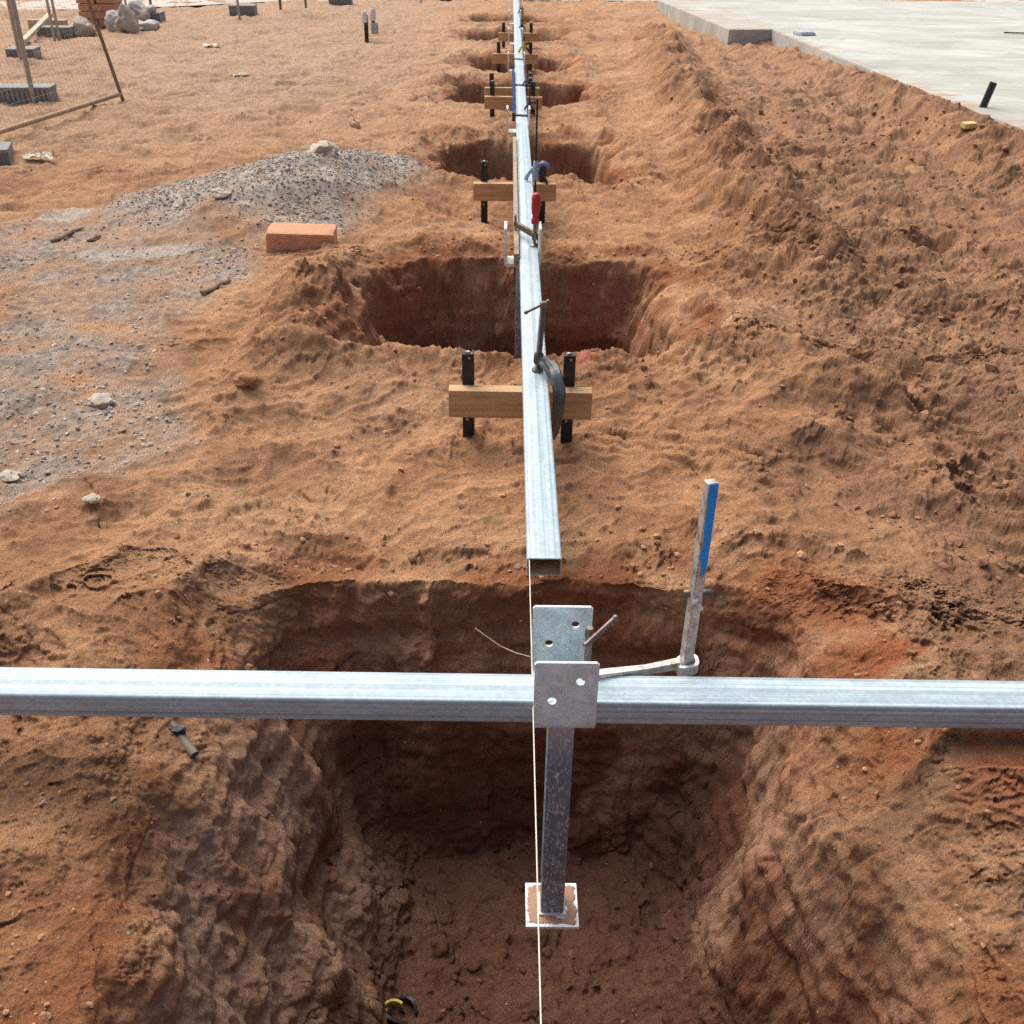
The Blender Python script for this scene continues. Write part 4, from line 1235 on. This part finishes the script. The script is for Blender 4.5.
# black pipe and offcut at the slab edge
p = at(982, 117, 0.10); p = p + _snor * 0.05
r = root('pipe_stub', p, 'short black plastic pipe standing up at the slab edge', 'pipe')
bm = bmesh.new()
tp = aty(991, 82, p.y)
add_lathe(bm, p - Vector((0, 0, 0.1)), tp - p, [(0.027, 0), (0.027, (tp - p).length + 0.1), (0.022, (tp - p).length + 0.1), (0.022, (tp - p).length + 0.02)], 16)
link('pipe', bm, M_BLACK, r, p, 40)
bm = bmesh.new()
add_lathe(bm, p - Vector((0, 0, 0.1)), tp - p, [(0.035, 0), (0.035, 0.135), (0.028, 0.14)], 16)
link('collar', bm, M_WHITE, r, p, 40)
p = ground_pt(968, 128)
bm = bmesh.new()
zt_ = tz(p.x, p.y)
add_box(bm, (p.x, p.y, zt_ + 0.022), (0.10, 0.05, 0.035), Matrix.Rotation(0.35, 3, 'Z') @ Matrix.Rotation(0.15, 3, 'X'), 0.003)
tag(link('timber_offcut', bm, simple('pale_yellow_timber', (0.62, 0.52, 0.22), 0.8, 0, 0.2, 30)), 'small pale yellow timber offcut on the soil near the black pipe', 'offcut')
p = on_slab(803, 35)
bm = bmesh.new()
add_box(bm, p + Vector((0, 0, 0.022)), (0.16, 0.20, 0.040), Matrix.Rotation(0.3, 3, 'Z'), 0.012)
add_box(bm, p + Vector((0.10, 0.0, 0.016)), (0.08, 0.10, 0.026), Matrix.Rotation(-0.2, 3, 'Z'), 0.008)
tag(link('plastic_packet', bm, simple('pale_packet', (0.46, 0.49, 0.53), 0.5)), 'small pale grey blue packet left on the slab near its stepped edge', 'packet')
p = on_slab(1012, 34)
bm = bmesh.new()
add_rod(bm, p + Vector((-0.1, 0, 0.015)), p + Vector((0.7, -0.1, 0.015)), 0.008, 8)
tag(link('black_rod', bm, M_BLACK), 'thin black rod lying on the concrete slab', 'rod')

# ------------------------------------------------------------------ brick, rocks, sticks on the sand
p = ground_pt(300, 252)
bm = bmesh.new()
b_len, b_w, b_h = 0.315, 0.18, 0.100
add_box(bm, (0, 0, 0), (b_len, b_w, b_h), None, 0.014)
bmesh.ops.subdivide_edges(bm, edges=bm.edges, cuts=3, use_grid_fill=True)
for v in bm.verts: v.co += v.co.normalized() * 0.005 * mnoise.noise(v.co * 22) + v.co.normalized() * 0.004 * mnoise.noise(v.co * 60)
o = tag(link('clay_brick', bm, M_BRICK, smooth=40), 'single orange clay brick lying on sand before the gravel mound', 'brick')
o.location = (p.x, p.y + 0.08, p.z + 0.040); o.rotation_euler = (0.02, 0.03, 0.06)
rocks = [(324, 170, (0.10, 0.08, 0.060), 'pale blocky rock on top of the gravel mound', 2),
         (102, 404, (0.046, 0.036, 0.020), 'flat pale stone on the grey gravel patch', 5),
         (354, 127, (0.05, 0.04, 0.04), 'small tan rock alone on the sand beyond the gravel mound', 7),
         (246, 383, (0.040, 0.035, 0.024), 'rounded clod of red soil beside the spoil at the second pit', 9),
         (93, 500, (0.022, 0.02, 0.012), 'tiny grey stone below the grey gravel patch', 12),
         (222, 196, (0.05, 0.04, 0.022), 'small brown stone at the back of the gravel mound', 13),
         (241, 78, (0.08, 0.06, 0.03), 'pale stone far out on the open sand', 15),
         (10, 480, (0.030, 0.026, 0.016), 'whitish pebble in the near grey gravel at the frame edge', 17)]
for px, py, s, lab, sd_ in rocks:
    p = ground_pt(px, py)
    bm = bmesh.new()
    add_lump(bm, (0, 0, 0), s, sd_, 3, 0.55 if 'clod' not in lab else 0.3, 1.1, sd_ * 0.7)
    o = tag(link('rock' if 'clod' not in lab else 'soil_clod', bm, (M_TAN if 'tan rock' in lab else M_ROCK) if 'clod' not in lab else simple('clod', (0.36, 0.17, 0.08), 1.0, 0, 0.25, 30, 0.004, 60), smooth=28), lab, 'rock' if 'clod' not in lab else 'clod')
    o.location = p + Vector((0, 0, s[2] * (0.7 if 'blocky' in lab else 0.55)))
for pa, pb, rr, lab in (((202, 295), (229, 283), 0.014, 'dark dry stick lying on sand below the orange brick'),
                        ((52, 243), (82, 230), 0.014, 'dark bark strip at the edge of the grey gravel'),
                        ((88, 243), (100, 238), 0.012, 'short dark twig next to the bark strip')):
    a, b = ground_pt(*pa), ground_pt(*pb)
    bm = bmesh.new()
    mid = [a.lerp(b, t) + Vector((0.01 * math.sin(7 * t), 0.012 * math.sin(9 * t), 0.010)) for t in (0, .25, .5, .75, 1)]
    add_sweep(bm, mid, [rr * .7, rr, rr * .8, rr * .9, rr * .5], [rr * .6, rr * .7, rr * .6, rr * .7, rr * .4], n=8)
    tag(link('stick', bm, M_STICK, smooth=50), lab, 'stick')
# scrap of pale plastic
for px, py, w, lab in ((42, 161, 0.10, 'crumpled whitish plastic scrap on sand near the rubber fence foot'), (212, 47, 0.11, 'flat pale scrap far out on the open sand')):
    p = ground_pt(px, py)
    bm = bmesh.new()
    bmesh.ops.create_grid(bm, x_segments=16, y_segments=8, size=1.0)
    for v in bm.verts:
        q = v.co.copy()
        keep = 1 + 0.5 * mnoise.noise(q * 1.5)
        v.co = Vector((q.x * w * keep, q.y * w * 0.42 * keep, 0.02 + 0.07 * abs(mnoise.noise(q * 2.4 + Vector((px, 0, 0)))) * (1.0 if py > 100 else 0.4)))
    o = tag(link('plastic_scrap', bm, simple('pale_plastic', (0.66, 0.62, 0.47), 0.6, 0, 0.15, 20), smooth=50), lab, 'plastic scrap')
    o.location = p
# conduit end in the left wall of the near pit
bm = bmesh.new()
pp = None
for t in np.linspace(0.9, 2.2, 500):
    rr_ = ray(184, 741); q = Vector((0, 0, CAM_H)) + rr_ * float(t)
    if q.z < tz(q.x, q.y): pp = q; break
pp = pp or at(184, 741, -0.1)
r = root('conduit', pp, 'grey conduit end sticking out of the left wall of the near pit', 'conduit')
d = Vector((0.55, -0.55, -0.25)).normalized()
add_lathe(bm, pp - d * 0.05, d, [(0.010, 0), (0.010, 0.09), (0.008, 0.09), (0.008, 0.07)], 14)
link('tube', bm, M_GREYPIPE, r, pp, 40)
bm = bmesh.new()
add_lump(bm, pp + Vector((-0.016, 0.014, 0.014)), (0.020, 0.012, 0.010), 4, 3, 0.5)  # black lump added as the shade of the cavity beside the tube
link('cavity_shade', bm, M_BLACK, r, pp, 40)
# strap on the pit floor
pp = None
for t in np.linspace(1.2, 3.2, 800):
    rr_ = ray(399, 1016); q = Vector((0, 0, CAM_H)) + rr_ * float(t)
    if q.z < tz(q.x, q.y): pp = q; break
pp = pp or at(399, 1016, -0.7)
r = root('tool_strap', pp, 'small black and yellow strap on the floor of the near pit', 'strap')
bm = bmesh.new()
add_sweep(bm, [pp + Vector((0.04 * math.cos(a) , 0.03 * math.sin(a), 0.014 + 0.012 * math.sin(2 * a))) for a in np.linspace(0, 5.2, 16)], 0.004, 0.011)
link('webbing', bm, M_BLACK, r, pp, 45)
bm = bmesh.new()
add_sweep(bm, [pp + Vector((-0.012 + 0.022 * math.cos(a), 0.004 + 0.016 * math.sin(a), 0.026)) for a in np.linspace(0.5, 3.9, 10)], 0.003, 0.006)
link('yellow_edge', bm, M_YELLOW, r, pp, 45)

# ------------------------------------------------------------------ temporary fence, stack and sacks at the back
def fence_foot(px, py, L, label, rotz=0.0, h=0.14, w=0.24):
    p = at(px, py, 0.0); z = tz(p.x, p.y)
    bm = bmesh.new()
    n = 18
    for k in range(n):
        add_box(bm, (-L / 2 + L * (k + 0.5) / n, 0, h / 2 - 0.01), (L / n * 0.66, w, h * 0.95))
    add_box(bm, (0, 0, h / 2 - 0.012), (L * 0.98, w - 0.02, h * 0.90), None, 0.008)
    add_box(bm, (0, 0, h - 0.012), (L * 1.0, w + 0.01, 0.02), None, 0.006)
    o = tag(link('rubber_block', bm, M_RUBBER), label, 'fence foot', 'rubber feet of the temporary fence')
    o.location = (p.x, p.y + w / 2, z - 0.01); o.rotation_euler = (0, 0, rotz)
    return o
f1 = fence_foot(5, 103, 0.72, 'ribbed grey rubber fence foot nearest the viewer', 0.10, 0.12, 0.20)
f2 = fence_foot(54, 38, 0.40, 'grey rubber fence foot beside the orange brick stack', 0.0, 0.11, 0.2)
f3 = fence_foot(242, 17, 0.36, 'grey rubber fence foot out by the road with a bare post', 0.05)
f4 = fence_foot(340, 6, 0.36, 'dark rubber fence foot farthest along the road', 0.05)
f5 = fence_foot(20, 60, 0.28, 'small rubber fence foot under the thick pale post', 0.1, 0.10)
f6 = fence_foot(155, 24, 0.16, 'small dark fence foot beside the grey sacks', 0.0, 0.12)
f7 = fence_foot(-7, 165, 0.14, 'dark rubber fence foot cut off by the frame edge', 0.3, 0.12)
def fence_post(px, py, h, rad, label, z0=None, lean=(0, 0), mat=M_PIPE):
    p = at(px, py, 0.0); z = tz(p.x, p.y) if z0 is None else z0
    p = at(px, py, z) if z0 is not None else Vector((p.x, p.y, z))
    bm = bmesh.new()
    add_lathe(bm, p - Vector((0, 0, 0.15)), Vector((lean[0], lean[1], 1)), [(rad, 0), (rad, h + 0.15), (rad * 0.7, h + 0.16)], 12)
    return tag(link('fence_post', bm, mat, smooth=40), label, 'fence post', 'posts of the temporary fence')
fence_post(31, 87, 2.0, 0.020, 'thin pale fence post rising from the nearest rubber foot', 0.12)
fence_post(22, 55, 2.1, 0.040, 'thick pale fence post behind the nearest rubber foot', 0.06, (0, 0), M_WOODPOLE)
fence_post(52.5, 29, 2.0, 0.016, 'fence post of a close pair, the one nearer the timber prop', 0.12)
fence_post(57.5, 29, 2.0, 0.016, 'fence post of a close pair, the one nearer the brick stack', 0.12)
fence_post(128, 18, 2.0, 0.016, 'thin fence post standing behind the grey sacks')
fence_post(153, 20, 2.0, 0.018, 'dark fence post in the small foot beside the sacks', None, (0, 0), M_DARKSTEEL)
fence_post(238.5, 10, 2.0, 0.018, 'fence post in the grey rubber foot out by the road', 0.12)
fence_post(281, 13, 2.0, 0.020, 'dark fence post standing alone on sand between two rubber feet', None, (0, 0), M_DARKSTEEL)
fence_post(306, 9, 2.0, 0.018, 'dark fence post nearest the farthest rubber foot', None, (0, 0), M_DARKSTEEL)

# leaning mesh panel at the left
P1 = at(120, 92, 0.06); P0 = at(0, 131, 0.06)
rd = (P0 - P1); rd.z = 0; Lr = rd.length * 1.5; rd.normalize()
nrm = Vector((rd.y, -rd.x, 0))
rr_ = ray(88, 0)
t = (P1 - Vector((0, 0, CAM_H))).dot(nrm) / rr_.dot(nrm)
Pt = Vector((0, 0, CAM_H)) + rr_ * t
upd = (Pt - P1).normalized()
HP = 1.75 / max(upd.z, 0.3)
r = root('mesh_fence', P1, 'leaning wire mesh fence panel with a dark upright and timber bottom rail', 'fence panel')
bm = bmesh.new(); add_rod(bm, P1 - upd * 0.08, P1 + upd * HP, 0.014, 10)
link('upright', bm, M_DARKSTEEL, r, P1, 40)
bm = bmesh.new(); add_rod(bm, P1 + rd * Lr - upd * 0.05, P1 + rd * Lr + upd * HP, 0.019, 10)
link('upright', bm, M_DARKSTEEL, r, P1, 40)
bm = bmesh.new(); add_rod(bm, P1 - Vector((0, 0, 0.015)), P1 + rd * Lr, 0.017, 10)
link('bottom_rail', bm, M_WOODPOLE, r, P1, 40)
bm = bmesh.new(); add_rod(bm, P1 + upd * HP, P1 + rd * Lr + upd * HP, 0.019, 10)
link('top_rail', bm, M_PIPE, r, P1, 40)
bm = bmesh.new()
k = 0.0
while k < Lr:
    add_sweep(bm, [P1 + rd * k + upd * 0.02, P1 + rd * k + upd * HP], 0.0005, n=4); k += 0.05
k = 0.05
while k < HP:
    add_sweep(bm, [P1 + upd * k, P1 + rd * Lr + upd * k], 0.0005, n=4); k += 0.10
link('wire_infill', bm, M_PEGTOP, r, P1)

# timber on the ground by the feet
a, b = ground_pt(24, 46), ground_pt(53, 29)
bm = bmesh.new(); add_sweep(bm, [a + Vector((0, 0, 0.04)), b + Vector((0, 0, 0.16))], 0.03, 0.02)
tag(link('timber_prop', bm, simple('pale_timber', (0.58, 0.48, 0.35), 0.8)), 'pale timber prop leaning on the rubber foot by the brick stack', 'timber')
p = ground_pt(43, 32)
bm = bmesh.new(); add_box(bm, (p.x, p.y + 0.2, p.z + 0.06), (0.45, 0.12, 0.12), None, 0.01)
tag(link('timber_block', bm, simple('grey_timber', (0.45, 0.38, 0.29), 0.85)), 'weathered timber block behind the rubber foot by the brick stack', 'timber')
p = ground_pt(98, 27)
bm = bmesh.new()
for kz in range(7):
    for kx in range(2):
        off = 0.005 * ((kz * 7 + kx * 3) % 5 - 2)
        add_box(bm, (p.x - 0.115 + 0.232 * kx + off, p.y + 0.2 + off, p.z + 0.045 + 0.088 * kz), (0.224, 0.36 - 0.02 * (kz % 2), 0.082), None, 0.006)
tag(link('brick_stack', bm, M_BRICK), 'square stack of orange clay bricks beside grey sacks', 'brick stack')
for px, py, s, sd_, lab in ((115, 32, (0.15, 0.14, 0.15), 3, 'slumped grey sack leaning against the brick stack'),
                            (124, 33, (0.13, 0.15, 0.17), 6, 'folded tan sack between two grey sacks'),
                            (137, 23, (0.22, 0.20, 0.16), 8, 'round bulging grey sack behind the others'),
                            (142, 31, (0.20, 0.14, 0.07), 11, 'flat pale sack lying before the round one'),
                            (79, 36, (0.20, 0.15, 0.12), 14, 'heap of pale folded sheeting in front of the brick stack')):
    p = ground_pt(px, py)
    bm = bmesh.new()
    add_lump(bm, (0, 0, 0), s, sd_, 4, 0.35, 1.3, sd_, 0.55)
    for v in bm.verts: v.co += v.co.normalized() * 0.02 * math.sin(28 * v.co.x + 9 * v.co.z + sd_)
    o = tag(link('sack', bm, M_SACK if sd_ in (3, 8) else simple('sack', (0.42, 0.36, 0.29) if sd_ != 11 else (0.52, 0.50, 0.46), 0.9, 0, 0.25, 6), smooth=50), lab, 'sack')
    o.location = p + Vector((0, s[1], s[2] * 0.5))
# service riser
p = ground_pt(367, 42)
r = root('service_riser', p, 'dark service post with white caps and a pale blue box standing alone on sand', 'service post')
d_ = (p - Vector((0, 0, CAM_H))).length
tp = aty(368, 15, p.y)
bm = bmesh.new(); add_box(bm, (p.x, p.y, (p.z + tp.z) / 2 - 0.03), (0.045, 0.045, tp.z - p.z + 0.06), None, 0.004)
link('post', bm, M_PEG, r, p, 30)
for dx, top_py, hh_ in ((-0.015, 11, 0.12), (0.085, 8, 0.13)):
    q = aty(368, top_py, p.y); 
    bm = bmesh.new()
    add_lathe(bm, (p.x + dx, p.y - 0.01, q.z - hh_), (0, 0, 1), [(0.034, 0), (0.036, hh_ * 0.5), (0.034, hh_ * 0.8), (0.020, hh_)], 14)
    link('cap', bm, M_WHITE, r, p, 50)
bm = bmesh.new()
add_rod(bm, (p.x + 0.085, p.y, p.z + 0.12), (p.x + 0.085, p.y, aty(368, 8, p.y).z - 0.1), 0.02, 10)
link('pipe', bm, M_PEG, r, p, 40)
bm = bmesh.new(); q = aty(375, 28, p.y)
add_box(bm, (q.x, p.y - 0.03, q.z), (0.08, 0.06, 0.12), None, 0.008)
link('junction_box', bm, M_TEAL, r, p, 30)
# white marker at the road edge
p = at(421, 3, 0)
bm = bmesh.new(); add_box(bm, (p.x, p.y, 0.03), (0.05, 0.04, 0.12), None, 0.005)
tag(link('marker_stake', bm, M_WHITE), 'tiny white marker stake at the far edge of the sand', 'stake')

# ------------------------------------------------------------------ road
bm = bmesh.new()
rl = [at(-700, 16), at(0, 13), at(60, 11), at(170, 8), at(270, 3), at(400, 0.5)]
near = [Vector((p.x, p.y, 0.02)) for p in rl] + [Vector((14, 20.5, 0.02)), Vector((70, 24, 0.02))]
va = [bm.verts.new(p) for p in near]
vb = [bm.verts.new((p.x - 1.0, p.y + 9, 0.02)) for p in near]
for k in range(len(va) - 1): bm.faces.new((va[k], va[k + 1], vb[k + 1], vb[k]))
rd_ = link('road', bm, M_ROAD); rd_['kind'] = 'structure'

# ------------------------------------------------------------------ loose stones and crumbs
def stones(name, pts, sizes, tints, base_verts, base_faces, mat, seed, flat=0.75):
    g = np.random.default_rng(seed)
    n, nv, nf = len(pts), len(base_verts), len(base_faces)
    ang = g.uniform(0, 2 * np.pi, n)
    sc = sizes[:, None] * g.uniform(0.65, 1.25, (n, 3)) * np.array([1, 1, flat])
    jit = 1 + g.normal(0, 0.20, (n, nv))
    V = base_verts[None] * jit[..., None] * sc[:, None, :]
    tilt = g.normal(0, 0.35, n)
    cy, sy = np.cos(tilt)[:, None], np.sin(tilt)[:, None]
    V[..., 1], V[..., 2] = V[..., 1] * cy - V[..., 2] * sy, V[..., 1] * sy + V[..., 2] * cy
    ca, sa = np.cos(ang)[:, None], np.sin(ang)[:, None]
    V[..., 0], V[..., 1] = V[..., 0] * ca - V[..., 1] * sa, V[..., 0] * sa + V[..., 1] * ca
    V = V + pts[:, None, :]
    F = (base_faces[None] + (np.arange(n) * nv)[:, None, None]).reshape(-1, 3)
    me = bpy.data.meshes.new(name)
    me.vertices.add(n * nv); me.vertices.foreach_set('co', V.reshape(-1).astype(np.float32))
    me.loops.add(F.size); me.loops.foreach_set('vertex_index', F.reshape(-1).astype(np.int32))
    me.polygons.add(len(F)); me.polygons.foreach_set('loop_start', np.arange(0, F.size, 3, dtype=np.int32))
    me.polygons.foreach_set('use_smooth', np.zeros(len(F), bool))
    me.update(calc_edges=True)
    a = me.color_attributes.new('soil', 'FLOAT_COLOR', 'POINT')
    c = np.ones((n, nv, 4), np.float32); c[..., :3] = tints[:, None, :]
    a.data.foreach_set('color', c.reshape(-1))
    me.materials.append(mat)
    o = bpy.data.objects.new(name, me)
    COL.objects.link(o)
    return o
def ico(sub):
    bm = bmesh.new(); bmesh.ops.create_icosphere(bm, subdivisions=sub, radius=1.0)
    v = np.array([q.co[:] for q in bm.verts]); f = np.array([[w.index for w in q.verts] for q in bm.faces]); bm.free()
    return v, f
def tinted_mat(name, rough=0.9):
    m, nt, b = new_mat(name)
    a = nd(nt, 'ShaderNodeAttribute', attribute_name='soil')
    geo = nd(nt, 'ShaderNodeNewGeometry')
    n = nd(nt, 'ShaderNodeTexNoise', Scale=160.0, Detail=4.0); nt.links.new(geo.outputs['Position'], n.inputs['Vector'])
    r = ramp(nt, 0.3, 0.7, (0.75, 0.74, 0.73, 1), (1.18, 1.18, 1.18, 1)); nt.links.new(n.outputs['Fac'], r.inputs[0])
    nt.links.new(mix(nt, 1.0, a.outputs['Color'], r.outputs[0], 'MULTIPLY'), b.inputs['Base Color'])
    b.inputs['Roughness'].default_value = rough; b.inputs['Specular IOR Level'].default_value = 0.2
    return m
M_TINT = tinted_mat('tinted_stone')
# gravel
g = np.random.default_rng(21)
cx, cy = g.uniform(-3.6, -0.2, 210000), g.uniform(2.2, 8.2, 210000)
gm, pm = grey_mask(cx.astype(np.float32), cy.astype(np.float32))
near_b = np.exp(-(((cx + 1.45) / 0.5) ** 2 + ((cy - 2.95) / 0.5) ** 2))
keep = g.random(210000) < gm * (0.07 + 0.68 * pm + 0.30 * near_b)
cx, cy = cx[keep], cy[keep]
zz = terrain(cx, cy)[0]
n = len(cx)
sz = 0.0018 + 0.0075 * g.random(n) ** 3.6
tone = np.array([[0.50, 0.45, 0.38], [0.40, 0.36, 0.31], [0.28, 0.26, 0.24], [0.60, 0.56, 0.50], [0.46, 0.33, 0.22]])[g.choice(5, n, p=[.3, .26, .2, .09, .15])] * g.uniform(0.8, 1.15, (n, 1))
v0, f0 = ico(0)
gr = stones('gravel', np.stack([cx, cy, zz + sz * 0.25], -1), sz, tone.astype(np.float32), v0, f0, M_TINT, 1)
tag(gr, 'loose grey gravel in a mound and thin patches on the sand', 'gravel', None, 'stuff')
# crumbs of soil
cx, cy = g.uniform(-2.2, 3.4, 110000), 0.75 + 8.5 * g.random(110000) ** 1.6
z_, sd_, gy_, pl_, rt_ = terrain(cx, cy)
w = np.exp(-((sd_ - 0.10) / 0.14) ** 2) * 0.75 + 0.40 * rt_ + 0.05 + 0.5 * np.exp(-(seg_dist(cx, cy, BERM) / 0.3) ** 2) + 0.18 * (sd_ < -0.2)
w *= (1 - gy_) * (0.35 + 1.6 * np.clip(fbm(cx.astype(np.float32), cy.astype(np.float32), 3.0, 3, 130), 0, 1))
keep = g.random(110000) < w * 0.42
cx, cy, zz, inn = cx[keep], cy[keep], z_[keep], sd_[keep] < -0.08
n = len(cx)
sz = (0.0025 + 0.0095 * g.random(n) ** 3.0) * (1 + 1.6 * rt_[keep] * g.random(n) ** 2) * np.interp(cy, [0.8, 2.2], [0.5, 1.0])
tone = np.where(inn[:, None], np.array([[0.24, 0.112, 0.064]]), np.where(rt_[keep][:, None] > 0.4, np.array([[0.33, 0.17, 0.095]]), np.array([[0.45, 0.25, 0.14]]))) * g.uniform(0.72, 1.12, (n, 1))
v1, f1 = ico(1)
so = stones('soil_crumbs', np.stack([cx, cy, zz + sz * 0.15], -1), sz, tone.astype(np.float32), v1, f1, M_TINT, 2)
tag(so, 'loose crumbs of red soil scattered round the pits and over the sand', 'soil', None, 'stuff')
